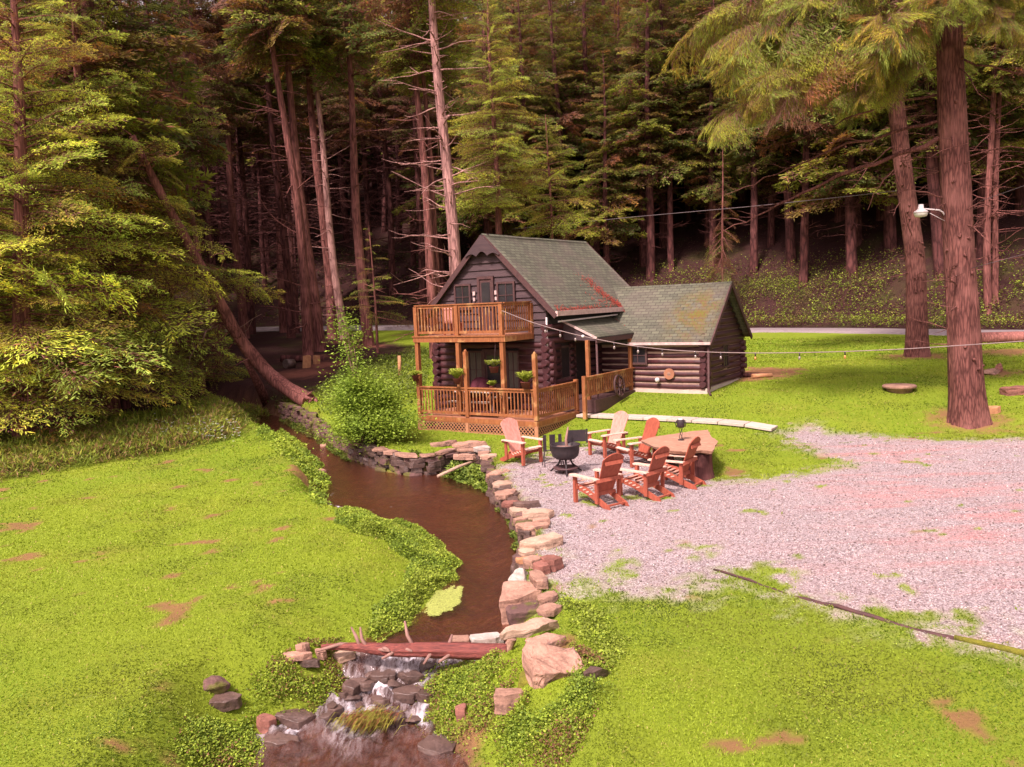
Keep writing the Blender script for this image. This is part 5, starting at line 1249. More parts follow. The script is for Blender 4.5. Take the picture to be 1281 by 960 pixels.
CG = 'flat stones edging the gravel yard above the creek'
cop = [  # px, size (along x, y, z), yaw deg, material, label
    ((556, 556), (1.0, .45, .12), 10, 'stone', 'long cap stone on the curved wall below the lattice skirt'),
    ((588, 557), (1.1, .5, .13), -15, 'stone', 'pinkish cap stone where the curved wall turns toward the gravel'),
    ((604, 563), (.55, .6, .14), -40, 'stone_white', 'whitish square cap stone at the turn of the curved wall'),
    ((612, 573), (.5, .5, .14), -60, 'stone_pale', 'pale cap stone just below the whitish square one'),
    ((582, 573), (.75, .26, .16), -20, 'stone', 'narrow reddish step stone in the planted nook of the curved wall'),
    ((622, 594), (.75, .5, .12), 20, 'stone', 'flat tan stone closest to the left chair'),
    ((629, 607), (.62, .62, .12), 50, 'stone_pale', 'tan edging stone second below the left chair'),
    ((633, 620), (.6, .55, .12), 60, 'stone', 'rusty tan edging stone third below the left chair'),
    ((640, 632), (.55, .4, .12), 60, 'stone_red', 'reddish edging stone just above the dark slab'),
    ((660, 633), (.62, .28, .13), 5, 'stone_dark', 'dark slab lying on the gravel edge'),
    ((651, 642), (.45, .5, .14), 70, 'stone_pale', 'pale wedge stone beside the dark slab'),
    ((672, 645), (.70, .38, .14), -4, 'stone_pale', 'pale slab right under the dark slab'),
    ((653, 653), (.40, .30, .13), 20, 'stone', 'small pink stone beside the middle tan slab'),
    ((676, 653), (.42, .25, .10), 0, 'stone', 'small stone wedged between two tan slabs'),
    ((668, 663), (.85, .45, .17), -6, 'stone', 'broad tan slab in the middle of the stone edging'),
    ((680, 680), (.88, .50, .16), 10, 'stone_pale', 'brightest cream slab jutting into the gravel'),
    ((660, 693), (.40, .32, .12), 30, 'stone_pale', 'small cream stone below the brightest cream slab'),
    ((654, 704), (.30, .25, .12), 10, 'cut_wood', 'small orange stone at the water edge above the white topped boulder'),
    ((667, 707), (.32, .28, .20), 40, 'stone', 'rounded pink stone beside the small orange stone'),
    ((689, 708), (.42, .34, .22), 35, 'stone_red', 'dark red stone at the gravel corner by the grass'),
    ((677, 714), (.30, .28, .18), 60, 'stone_red', 'smaller dark red stone touching the bigger red one'),
    ((674, 727), (.28, .6, .14), 10, 'stone', 'thin upright pink slab right of the white topped boulder'),
    ((684, 750), (.42, .26, .10), 35, 'stone', 'small pink slab lying in the grass'),
    ((687, 765), (.52, .28, .10), 35, 'stone', 'tan slab lying in the grass below the small pink slab'),
    ((663, 788), (.95, .30, .12), 26, 'stone_pale', 'long pale slab pointing at the end of the red log'),
    ((681, 806), (.62, .34, .12), 8, 'stone', 'pale pink slab on top of the bank behind the big boulder'),
]
for i, (px, sz, yw, mt, lb) in enumerate(cop):
    p = gs(*px); g2 = land(np.array([p[0]]), np.array([p[1]]))[0]; p = np.array(at_z(*px, max(p[2], g2-.12)+.04))
    stone(lb, p, sz, R(yw), mt, 400+i, tilt=(random.uniform(-.07, .07), random.uniform(-.07, .07)), group=CG)
BG = 'boulders and rocks along the creek'
p = at_z(654, 724, -.42); stone('white topped pale boulder on the creek edge', p+np.array([0, .15, -.12]), (.55, .55, .55), R(20), 'stone_white', 431, False, group=BG, cat='boulder', lift=0)
p = at_z(652, 742, -.55); stone('pink ledge boulder under the white topped one, dropping to the water', p+np.array([0, 0, -.16]), (.78, .75, .50), R(-8), 'stone', 432, True, (.10, -.08), BG, cat='boulder', lift=0)
p = at_z(655, 764, -.72); stone('mossy layered rock below the pink ledge boulder', p+np.array([0, 0, -.12]), (.66, .62, .45), R(12), 'stone_moss', 433, True, (.08, -.1), BG, cat='boulder', lift=0)
p = at_w(637, 803); stone('dark rounded rock at the right end of the red log', p, (.30, .28, .30), 0, 'stone_dark', 434, False, group=BG, cat='rock', lift=.10)
p = at_w(637, 822); stone('thin tan stone leaning against the end of the red log', p, (.16, .10, .36), R(10), 'stone', 435, True, (.2, .35), BG, cat='rock', lift=.12)
p = at_w(607, 806); stone('whitish flat stone in the water behind the red log', p, (.55, .30, .16), R(8), 'stone_white', 436, True, (0, 0), BG, cat='rock', lift=.05)
p = at_w(578, 806); stone('grey flat rock in the water behind the red log', p, (.40, .26, .16), R(-10), 'stone', 437, True, (0, 0), BG, cat='rock', lift=.03)
p = at_z(690, 836, -.46); stone('biggest boulder, angular and pinkish, on the bank below the log', p+np.array([0, 0, -.02]), (.92, .66, .36), R(-28), 'stone', 438, True, (.22, .16), BG, cat='boulder', lift=-.04, disp=.045)
p = at_z(692, 858, -.72); stone('moss covered rock under the biggest boulder', p+np.array([.02, .12, -.12]), (.95, .7, .45), R(10), 'moss', 439, True, (0, 0), BG, cat='boulder', lift=0)
stone('black lump of rock half sunk in the grass edge right of the biggest boulder', gs(743, 852), (.55, .22, .26), R(38), 'stone_dark', 440, False, group=BG, cat='rock')
stone('pinkish block showing through the plants below the biggest boulder', gs(637, 884), (.42, .26, .24), R(-5), 'stone', 441, True, group=BG, cat='rock')
stone('small reddish block among the plants right of the cascade', gs(577, 900), (.20, .16, .20), R(30), 'stone_red', 442, True, group=BG, cat='rock')
stone('mossy hollow topped rock at the lawn edge on the left bank', gs(272, 864), (.42, .32, .30), R(10), 'stone_moss', 443, False, group=BG, cat='rock')
stone('dark flat slab just below the mossy rock on the left bank', gs(281, 884), (.48, .30, .16), R(12), 'stone_dark', 444, True, (.1, .1), BG, cat='rock')
stone('red square stone at the left edge of the cascade pool', gs(333, 914), (.28, .24, .20), R(25), 'stone_red', 445, True, (0, .1), BG, cat='rock')
for i, (u, v, sz, yw, mt, lb) in enumerate(((372, 828, (.42, .20, .09), 15, 'stone', 'long thin slab on the left of the broken rock pile'), (388, 838, (.36, .24, .10), -20, 'stone_dark', 'dark slab at the bottom of the broken rock pile'), (380, 818, (.26, .22, .14), 40, 'stone', 'pinkish block at the top of the broken rock pile'),
                                            (402, 826, (.24, .18, .12), -40, 'stone', 'tilted slab on the right of the broken rock pile'), (432, 828, (.42, .26, .10), -14, 'stone_pale', 'tan slab under the left end of the red log'))):
    stone(lb, gs(u, v), sz, R(yw), mt, 450+i, True, (random.uniform(-.3, .3), random.uniform(-.2, .2)), 'broken rocks on the left bank', cat='rock', lift=.07)
for i, (u, v, sz, yw, lb) in enumerate(((478, 846, (.42, .30, .12), 10, 'wet dark rock at the top left of the cascade'), (516, 846, (.40, .26, .12), -20, 'wet dark rock under the middle of the red log'), (512, 868, (.42, .30, .14), 14, 'wet rock splitting the cascade in two'), (535, 872, (.34, .28, .20), 40, 'wet rock on the right side of the cascade'),
                                         (372, 900, (.62, .40, .20), -15, 'wet rock at the left side of the cascade pool'), (352, 930, (.50, .36, .16), 10, 'flat wet rock near the red square stone'), (545, 935, (.6, .4, .14), 10, 'low wet rock in the bottom of the stream'), (440, 862, (.36, .3, .2), 30, 'dark rock at the foot of the left bank plants'))):
    p = at_w(u, v); stone(lb, p, sz, R(yw), 'stone_dark', 460+i, True, (.05, .08), 'wet rocks in the cascade', cat='rock', lift=-.01)
for i, (u, v, lb) in enumerate(((410, 558, 'small pale stone in the upper creek below the mossy wall'), (400, 590, 'flat stone at the water edge of the narrow lawn tip'))):
    stone(lb, at_w(u, v), (.5, .25, .12), R(10), 'stone', 480+i, True, group='stones in the upper creek', cat='rock', lift=.0)
wr_ = np.random.default_rng(97); base = None
for i in range(26):
    u, v = wr_.uniform(400, 545), wr_.uniform(832, 905)
    p = at_w(u, v)
    if float(sdist(np.array([p[0]]), np.array([p[1]]), CREEK)[0]) > .05: continue
    stone('small wet stone breaking the water of the cascade', p, (wr_.uniform(.14, .34), wr_.uniform(.12, .26), wr_.uniform(.10, .16)), wr_.uniform(0, 3), 'stone_dark', 700+i, bool(i % 2), (wr_.uniform(-.2, .2), wr_.uniform(-.2, .2)), 'small wet stones in the cascade', cat='stone', lift=wr_.uniform(-.02, .03))
# grass clump combed by the cascade
p = at_w(470, 905); r = np.random.default_rng(92); n = 900; q = np.stack([r.normal(0, .16, n), r.normal(0, .09, n), .03+.09*r.random(n)], 1)
D = unit(np.stack([-.75+r.normal(0, .2, n), -.6+r.normal(0, .18, n), -.28+r.normal(0, .10, n)], 1))*r.uniform(.12, .26, (n, 1)); Sd = unit(np.cross(D, np.array([0, 0, 1.])))*.006
c = np.where(r.random((n, 1)) < .3, np.array([(.26, .09, .05)]), np.array([(.26, .24, .04)]))*r.uniform(.6, 1.3, (n, 1))
o = kite_obj('grass_clump', (kites(q, D, Sd, np.array([0, 0, .06]))+np.array([p[0], p[1], p[2]+.02])).reshape(-1, 3), np.repeat(c, 4, 0), M['leaf']); tag(o, 'tuft of yellow grass combed down by the cascade', 'grass tuft')

# ------------------------------------------------------------------ red log lying across the creek
a, b = at_z(402, 810, -.80), at_z(634, 816, -.74); e = empty('fallen_log', a, 0, 'barkless red log with broken branch stubs lying across the creek as a small dam', 'log')
r = np.random.default_rng(93); d = b-a; mb = MB(); k = 40
pts = [d*(i/k)+np.array([0, .02*math.sin(i*.23), .012*math.sin(i*.31)]) for i in range(k+1)]
V = []; n = 30
for i, q in enumerate(pts):
    rr = .035+.072*min(1, (i/k)*1.9)
    for j in range(n):
        t = 6.2832*j/n; f = 1+.25*(vnoise(np.array(j*.9+3), np.array(i*.10))-.5)+.40*(vnoise(np.array(j*2.7), np.array(i*.16+9))-.5); V.append((q[0], q[1]+rr*f*math.cos(t), q[2]+rr*f*math.sin(t)))
F = [(i*n+j, i*n+(j+1) % n, (i+1)*n+(j+1) % n, (i+1)*n+j) for i in range(k) for j in range(n)]+[tuple(range(n))[::-1], tuple(k*n+j for j in range(n))]
mb.add(V, F, 0, True); mb.build('trunk', M['redlog'], e)
for (t, dx, dy, dz, l) in ((.22, -.5, .5, .75, .36), (.26, -.4, .3, .6, .30), (.52, -.45, .3, .8, .42), (.34, .4, -.6, .3, .26), (.42, -.5, -.6, -.1, .28), (.68, .3, .4, .7, .22), (.62, -.5, -.75, -.3, .26), (.72, -.6, -.7, -.2, .26), (.46, .3, -.5, .25, .22), (.30, .7, -.6, .12, .34)):
    q = d*t; dd = unit(np.array([dx, dy, dz])); mb = MB(); mb.tube([q, q+dd*l*.5+r.normal(0, .015, 3), q+dd*l+r.normal(0, .03, 3)], [.034, .027, .014], 6); mb.build('branch_stub', M['deadwood'], e)
a2, b2 = at_z(395, 815, -.80), at_z(455, 806, -.78); tag(MB().tube([a2, (a2+b2)/2+np.array([0, 0, .05]), b2], [.02, .028, .02], 6).build('driftwood_stick', M['deadwood']), 'pale crooked stick lying beside the left end of the red log', 'stick')
a2, b2 = at_w(548, 606)+np.array([0, 0, .22]), at_w(598, 593)+np.array([0, 0, .40]); tag(MB().tube([a2, (a2+b2)/2+np.array([0, 0, .03]), b2], [.04, .05, .035], 7).build('driftwood_stick', M['stone_pale']), 'bleached stick lying on the plants in the wall nook', 'stick')

# ------------------------------------------------------------------ garden chairs round the fire
def adirondack(label, p, rz, worn=('chair', 'chair_worn', 'chair')):
    e = empty('garden_chair', p, rz, label, 'chair', 'wooden garden chairs round the fire pit'); fm, sm, bm_ = [M[x] for x in worn]
    # each part is one mesh; local +y is the way the sitter faces
    for s in (-1, 1):
        q = MB(); q.box((s*.30-.035, .36, 0), (s*.30+.035, .43, .56)); q.build('leg', fm, e)
        q = MB(); x0, x1 = s*.245-.016, s*.245+.016
        q.prism([(.44, .28), (.44, .40), (.10, .34), (-.56, .07), (-.60, 0), (-.42, 0), (.05, .19)], 0, x0, x1); q.build('rear_rail', fm, e)
        q = MB(); cx = s*.33
        q.prism([(cx-.055, -.34), (cx+.055, -.34), (cx+.065, .2), (cx+.085, .44), (cx+.05, .50), (cx-.05, .50), (cx-.085, .44), (cx-.065, .2)], 2, .56, .585); q.build('arm', sm, e)
        q = MB(); q.box((s*.30-.02, -.30, .08), (s*.30+.02, -.22, .56)); q.build('arm_support', fm, e)
    q = MB()
    for i in range(6):
        y = .45-i*.098; z = .41-.02*(i > 0)-.032*i*.98; q.bar((-.27, y, z), (.27, y, z), .084, .022, up=(0, .32, 1))
    q.build('seat', sm, e)
    q = MB(); lx = (-.21, -.105, 0, .105, .21); hh = (.82, .91, .945, .91, .82)
    for x, h in zip(lx, hh):
        bot = np.array([x*.80, -.14, .20]); dr = np.array([x*.32, -.42, 1.0]); dr = dr/np.linalg.norm(dr); t = bot+dr*h; up = np.array([0, 1, .42])
        w0, w1 = .082, .128; r_ = np.array([1, 0, 0.])
        tl = h-.9*max(0, abs(x-.05)**2-.0025)*2+.0; f_ = lambda xx: .955-1.55*xx*xx; hl, hr = f_(x-.05), f_(x+.05)
        pr = [bot-r_*w0/2, bot+r_*w0/2, bot+dr*hr*.97+r_*w1/2, bot+dr*hr+r_*w1*.40, bot+dr*f_(x), bot+dr*hl-r_*w1*.40, bot+dr*hl*.97-r_*w1/2]
        nn = np.cross(dr, r_); nn = nn/np.linalg.norm(nn)*.010; V = [tuple(v+nn) for v in pr]+[tuple(v-nn) for v in pr]; m_ = 7
        q.add(V, [tuple(range(m_)), tuple(range(m_, 2*m_))[::-1]]+[(i, (i+1) % m_, m_+(i+1) % m_, m_+i) for i in range(m_)])
    q.build('backrest', bm_, e)
    for (y, z, l) in ((-.335, .545, .36), (-.475, .89, .23), (-.195, .25, .27)):
        q = MB(); q.bar((-l, y, z), (l, y, z), .03, .075, up=(0, .4, 1)); q.build('cross_brace', fm, e)
    q = MB(); q.bar((-.24, -.50, .065), (.24, -.50, .065), .05, .03); q.build('cross_brace', fm, e)
    q = MB(); q.bar((-.30, .345, .33), (.30, .345, .33), .03, .09); q.build('cross_brace', fm, e)
    e.scale = (1.06, 1.06, 1.08)
    return e
def face(fx, fy): return math.atan2(-fx, fy)
PK = ('chair', 'chair_worn', 'chair_pink'); RD = ('chair', 'chair_worn', 'chair')  # PK has a paler, pinker backrest than RD
adirondack('pink garden chair left of the fire pit, nearest the creek', gs(653, 578), face(.62, -.72), PK)
adirondack('garden chair behind the fire pit facing left, with a tall pink back', gs(762, 569), face(-.82, -.55), PK)
adirondack('low lying garden chair squeezed between the slab table and the row of three', gs(799, 580), face(-.90, -.42), RD)
adirondack('red garden chair with its back to us, nearest the fire pit in its row', gs(750, 630), face(-.58, .81), RD)
adirondack('red garden chair with its back to us, middle of the row of three', gs(806, 621), face(-.70, .70), RD)
adirondack('red garden chair with its back to us, next to the stump of the slab table', gs(846, 607), face(-.80, .58), RD)

# fire pit
fp = gs(708, 592); e = empty('fire_pit', fp, 0, 'black kettle fire pit on a splayed stand in the middle of the chairs', 'fire pit')
mb = MB(); mb.lathe([(.0, .36), (.24, .37), (.33, .44), (.36, .56), (.365, .70), (.39, .72), (.39, .74), (.35, .74), (.34, .58), (.28, .46), (0, .44)], n=22); mb.build('bowl', M['black'], e)
MB().lathe([(0, .60), (.34, .61)], n=20).build('ash_bed', M['ash'], e)
for k in range(3):
    an = 2.1*k+.5; mb = MB(); mb.tube([(.12*math.cos(an), .12*math.sin(an), .40), (.20*math.cos(an), .20*math.sin(an), .22), (.46*math.cos(an), .46*math.sin(an), 0)], .024, 7); mb.build('leg', M['black'], e)
mb = MB(); mb.lathe([(0, .10), (.30, .11), (.33, .14), (.31, .16), (0, .13)], n=18); mb.build('ash_tray', M['iron'], e)
mb = MB(); mb.box((.08, .30, .74), (.56, .33, 1.04)); mb.box((.565, .29, .70), (.61, .34, 1.06)); mb.build('wind_guard', M['black'], e)
mb = MB(); mb.tube([(.05, -.02, .60), (.03, .05, .85), (.10, .10, 1.16)], [.045, .035, .02], 7); o = mb.build('fire_stick', M['deadwood']); o.location = fp; tag(o, 'charred stick standing up in the fire pit', 'stick')
mb = MB(); mb.tube([(-.2, .1, .64), (.2, -.1, .66)], [.05, .045], 8); o = mb.build('firewood_log', M['deadwood']); o.location = fp; tag(o, 'short log lying in the fire pit bowl', 'log')
sp = gs(692, 583); e = empty('fire_tool_rack', sp, .2, 'black iron rack with upright plates left behind the fire pit', 'rack')
for x in (-.21, 0, .21):
    mb = MB(); mb.box((x-.075 if x == 0 else x-.045, -.012, .40), (x+.075 if x == 0 else x+.045, .012, .84)); mb.build('plate', M['black'], e)
mb = MB()
for x in (-.26, .26):
    for y in (-.14, .14): mb.tube([(x, y, 0), (x*.85, 0, .44)], .012, 6)
mb.tube([(-.24, 0, .42), (.24, 0, .42)], .014, 6); mb.tube([(-.26, -.14, .12), (.26, -.14, .12)], .01, 6); mb.build('stand', M['black'], e)

# slab table
TZ = gz(*gs(876, 597)[:2])+.72
tpx = [(801, 551), (818, 547), (842, 543), (866, 539), (886, 538), (889, 545), (898, 552), (892, 565), (876, 563), (858, 566), (838, 564), (816, 558)]
tp_ = [at_z(u, v, TZ) for u, v in tpx]; c0 = gs(874, 596)
e = empty('slab_table', c0, 0, 'rough live edge wooden slab table on a dark thick stump', 'table')
mb = MB(); P = [(q[0]-c0[0], q[1]-c0[1]) for q in tp_]; P = [tuple(x) for x in resample(np.array(P+[P[0]]), .16)[:-1]]
P = [(x+random.uniform(-.02, .02), y+random.uniform(-.03, .03)) for x, y in P]; n = len(P); zt = TZ-c0[2]
cx, cy = np.mean([p[0] for p in P]), np.mean([p[1] for p in P])
V = [(x, y, zt+random.uniform(-.012, .008)) for x, y in P]+[(cx+(x-cx)*.97, cy+(y-cy)*.97, zt-.07) for x, y in P]+[(cx+(x-cx)*.80, cy+(y-cy)*.80, zt-.13) for x, y in P]
V += [(cx+(x-cx)*.55, cy+(y-cy)*.55, zt+random.uniform(-.01, .012)) for x, y in P]+[(cx, cy, zt)]
F = [(i, (i+1) % n, n+(i+1) % n, n+i) for i in range(n)]+[(n+i, n+(i+1) % n, 2*n+(i+1) % n, 2*n+i) for i in range(n)]+[tuple(range(2*n, 3*n))]+[(3*n+i, 3*n+(i+1) % n, (i+1) % n, i) for i in range(n)]+[(4*n, 3*n+(i+1) % n, 3*n+i) for i in range(n)]
mb.add(V, F); mb.build('table_top', M['slab_wood'], e)
def stump(mb, cxy, r0, h, seed):
    rr = np.random.default_rng(seed); pts = np.array([(cxy[0], cxy[1], z) for z in np.linspace(-.1, h, 7)]); b = len(mb.v); trunk_mesh(mb, pts, r0*np.array([1.2, 1.1, 1.02, 1, .98, .98, 1.0]), 20, .18, .1, seed); k = len(mb.v); mb.f.append([k-20+j for j in range(20)]); mb.m.append(0); mb.sm.append(False)
mb = MB(); stump(mb, (0, 0), .34, zt-.12, 5); mb.build('stump', M['bark_far'], e)
q = gs(828, 584)-c0; mb = MB(); stump(mb, (q[0]+.1, q[1]+.1), .22, zt-.12, 6); mb.build('stump', M['bark_far'], e)
lp = at_z(852, 551, TZ); e = empty('lantern', lp, 0, 'black lantern on a twisted wire stand on the slab table', 'lantern')
mb = MB()
for k in range(3): mb.tube([(.05*math.cos(k*2.09+t*.9)*(1-.35*math.sin(t*3.14/4)), .05*math.sin(k*2.09+t*.9)*(1-.35*math.sin(t*3.14/4)), .02+t*.075) for t in range(5)], .008, 5)
mb.lathe([(.0, 0), (.08, .0), (.08, .02), (0, .025)], n=12); mb.build('stand', M['black'], e)
MB().lathe([(0, .32), (.085, .33), (.10, .38), (.10, .50), (.085, .53), (0, .53)], n=14).build('lamp_body', M['black'], e)
MB().lathe([(0, .531), (.07, .532), (.06, .552), (0, .552)], n=12).build('lamp_top', M['white'], e)
mb = MB(); mb.tube([(-.105, 0, .34), (-.13, 0, .42), (-.105, 0, .51)], .012, 6); mb.tube([(.105, 0, .34), (.13, 0, .42), (.105, 0, .51)], .012, 6); mb.build('handle', M['black'], e)

# ------------------------------------------------------------------ walkway slabs from deck to yard
ORD = ['first', 'second', 'third', 'fourth', 'fifth', 'sixth', 'seventh', 'eighth']
r = np.random.default_rng(94); pav = None
for k in range(8):
    c = hw(1.32+k*.832, .48+r.normal(0, .012)); z = np.mean([gz(c[0]+dx, c[1]+dy) for dx in (-.3, .3) for dy in (-.25, .25)])
    zk = [max(gz(*hw(1.32+kk*.832+da, .48+db)[:2]) for da in (-.35, 0, .35) for db in (-.28, .28)) for kk in (k-1, k, k+1)]; z = sum(zk)/3+.012; slope = math.atan((zk[2]-zk[0])/(2*.832))
    if pav is None:
        mb = MB(); mb.box((-.405, -.32, -.05), (.405, .32, .035)); pav = mb.build('paving_slab', M['paver'], bevel=.008); o = pav
    else: o = pav.copy(); COL.objects.link(o)
    o.location = (c[0], c[1], z-.016); o.rotation_euler = (0, -slope, -HT+r.normal(0, .012)); tag(o, f'pale square walkway slab, {ORD[k]} one counted from the deck', 'paving slab', 'pale slabs of the walkway', 'thing')
mb = MB(); mb.box((-.42, -.30, 0), (.42, .30, .018)); o = mb.build('doormat', M['iron']); c = hw(.36, .14); o.location = (c[0], c[1], FLOOR+.001); o.rotation_euler = (0, 0, -HT); tag(o, 'dark doormat on the deck end beside the walkway', 'doormat')

# ------------------------------------------------------------------ things on deck and balcony
def at_house(name, a, b, z, rz, label, cat, group=None): return empty(name, hw(a, b, z), rz-HT, label, cat, group)
e = at_house('picnic_table', -2.25, -1.02, FLOOR, 0, 'weathered picnic table with benches behind the deck railing', 'table')
mb = MB(); [mb.box((-.85, -.36+i*.146, .72), (.85, -.36+i*.146+.136, .755)) for i in range(5)]; mb.build('table_top', M['paver'], e)
for s in (-1, 1):
    mb = MB(); mb.box((-.85, s*.66-.13, .42), (.85, s*.66+.13, .455)); mb.build('bench_seat', M['paver'], e)
    mb = MB(); mb.bar((s*.6, -.62, 0), (s*.6, -.18, .72), .04, .09); mb.build('leg', M['cedar'], e); mb = MB(); mb.bar((s*.6, .62, 0), (s*.6, .18, .72), .04, .09); mb.build('leg', M['cedar'], e)
    mb = MB(); mb.box((s*.6-.045, -.78, .34), (s*.6-.021, .78, .419)); mb.build('bench_bearer', M['cedar'], e)
mb = MB(); mb.tube([(-.75, 0, .10), (.75, 0, .10)], .10, 12); o = mb.build('wooden_log', M['bark_far']); c = hw(-1.62, -1.93); o.location = (c[0], c[1], FLOOR); o.rotation_euler = (0, 0, -HT); tag(o, 'dark brown log lying on the deck floor inside the front railing', 'log')
e = at_house('covered_grill', -2.62, -.42, FLOOR, 0, 'rounded object under a maroon cloth cover against the deck wall', 'grill cover')
MB().lathe([(.36, .02), (.34, .5), (.36, .85), (.30, 1.05), (.14, 1.15), (0, 1.17)], n=16).build('cover', M['cloth'], e)
def fern(label, a, b, z, pot=True, n=220, Lf=.50, seed=1, flowers=False, hang=0.0, potr=.13, post=True):
    e = at_house('potted_plant', a, b, z, 0, label, 'potted plant', 'potted plants on the deck'); r = np.random.default_rng(seed)
    MB().lathe([(0, 0), (potr*.7, 0), (potr, .19), (potr*1.08, .20), (potr*.9, .205), (0, .18)], n=14).build('pot', M['terracotta'], e)
    P = []; D = []
    for i in range(n):
        az = r.uniform(0, 6.28); out = r.uniform(.08, .62)*Lf; up = r.uniform(.5, 1.05)*Lf
        for k in range(6):
            t = k/6; q = np.array([math.cos(az)*out*t, math.sin(az)*out*t, .19+up*t-.28*up*t*t*(1+hang*2)]); P.append(q); d = unit(np.array([math.cos(az+r.normal(0, .7)), math.sin(az+r.normal(0, .7)), .75-.7*t])); D.append(d*.11*r.uniform(.6, 1.2))
    P = np.array(P); D = np.array(D); Sd = unit(np.cross(D, np.array([0, 0, 1.])+r.normal(0, .3, (len(P), 3))))*.017; c = np.array([(.40, .48, .07)])*r.uniform(.55, 1.3, (len(P), 1))
    if flowers: c = np.where(r.random((len(P), 1)) < .10, np.array([(.6, .52, .54)]), c)
    kite_obj('foliage', kites(P, D, Sd).reshape(-1, 3), np.repeat(c, 4, 0), M['leaf'], e); return e
e = fern('bright fern in a pot hung on the railing by the tall middle post', -2.22, -2.30, 1.34, seed=1)
MB().bar((0, .0, .10), (0, .12, .02), .03, .03).build('bracket', M['iron'], e)
e = fern('bright fern in a red pot hung beside the tall corner post of the deck', .52, -2.30, 1.28, seed=2, potr=.17)
MB().bar((0, .0, .10), (.0, .12, .02), .03, .03).build('bracket', M['iron'], e)
e = fern('basket plant with white flowers and trailing stems hanging under the balcony front', -.92, -1.95, 1.72, seed=3, flowers=True, potr=.17, hang=.6)
MB().tube([(0, 0, .18), (0, .14, 1.0)], .006, 4).build('hanger', M['iron'], e)
fern('small green plant in a pot on the deck bench behind the railing', -1.20, -1.72, 1.18-.25+.12, seed=4, n=90, Lf=.26, potr=.10)
fern('plant with drooping pale stems at the left end post of the deck', -4.02, -2.30, 1.42, seed=5, n=120, hang=1.2)
# stand carrying the small plant
c = hw(-1.20, -1.72); mb = MB(); mb.lathe([(.16, 0), (.05, .05), (.04, .75), (.14, .80), (0, .815)], n=12); o = mb.build('plant_stand', M['iron']); o.location = (c[0], c[1], FLOOR); tag(o, 'slim iron plant stand behind the deck railing', 'plant stand')
e = at_house('balcony_chair', -3.25, -1.05, BFL, R(180), 'red slatted chair standing on the balcony', 'chair')
mb = MB(); [mb.box((-.24+i*.082, .20, .42), (-.24+i*.082+.068, .235, 1.0)) for i in range(6)]; mb.box((-.25, .236, .9), (.25, .26, .97)); mb.build('backrest', M['chair_pink'], e)
mb = MB(); mb.box((-.25, -.24, .40), (.25, .20, .43)); mb.build('seat', M['chair_pink'], e)
for sx in (-1, 1):
    for sy in (-1, 1): mb = MB(); mb.box((sx*.22-.025, sy*.2-.025, 0), (sx*.22+.025, sy*.2+.025, .40)); mb.build('leg', M['chair'], e)
# wagon wheel leaning on the porch rail
e = at_house('wagon_wheel', 1.56, 2.15, .50, 0, 'old wooden wagon wheel leaning on the side porch rail', 'wheel')
mb = MB(); V = []; n = 28
for i in range(n):
    t = 6.2832*i/n
    for (rr, x) in ((.40, -.03), (.40, .03), (.34, .03), (.34, -.03)): V.append((x+.08*(1-math.sin(t))*.6, rr*math.cos(t), .40+rr*math.sin(t)))
mb.add(V, [(i*4+k, i*4+(k+1) % 4, ((i+1) % n)*4+(k+1) % 4, ((i+1) % n)*4+k) for i in range(n) for k in range(4)]); mb.build('rim', M['trim'], e)
for i in range(10):
    t = 6.2832*i/10; mb = MB(); mb.bar((.05+.0, .05*math.cos(t), .40+.05*math.sin(t)), (.05*(1-math.sin(t)), .35*math.cos(t), .40+.35*math.sin(t)), .03, .03); mb.build('spoke', M['trim'], e)
mb = MB(); mb.tube([(-.02, 0, .4), (.13, 0, .4)], .065, 12); mb.build('hub', M['trim'], e)
# round wood slice and white lamp on the wing wall
e = at_house('wood_slice', 2.85, 3.70, 1.20, 0, 'round tan wood slice hung on the log wing wall', 'wood slice'); mb = MB(); mb.tube([(0, 0, 0), (0, -.05, 0)], .20, 20); mb.build('disc', M['deckboard'], e); mb = MB(); mb.tube([(0, -.0505, 0), (0, -.054, 0)], .07, 14); mb.build('core', M['stone'], e)
e = at_house('wall_lamp', 2.42, 3.68, .98, 0, 'white globe lamp on the log wing wall left of the wood slice', 'lamp'); MB().lathe([(0, -.09), (.07, -.06), (.09, 0), (.07, .06), (0, .09)], (0, -.09, 0), 14).build('globe', M['white'], e); MB().box((-.05, -.02, -.05), (.05, .03, .05)).build('mount', M['iron'], e)
c = hw(4.75, 7.7); r = np.random.default_rng(95)
for i, (dx, dy, dz, l, mt, lb) in enumerate(((0, 0, .08, 1.0, 'bark_far', 'dark log lying at the back corner of the log wing'), (.15, -.25, .08, .8, 'cut_wood', 'tan split log beside the dark one at the back corner of the wing'))):
    mb = MB(); mb.tube([(-l/2, 0, 0), (l/2, 0, 0)], .09, 9); o = mb.build('firewood_log', M[mt]); o.location = (c[0]+dx, c[1]+dy, gz(c[0]+dx, c[1]+dy)+dz); o.rotation_euler = (0, 0, -.4+.5*i); tag(o, lb, 'log')

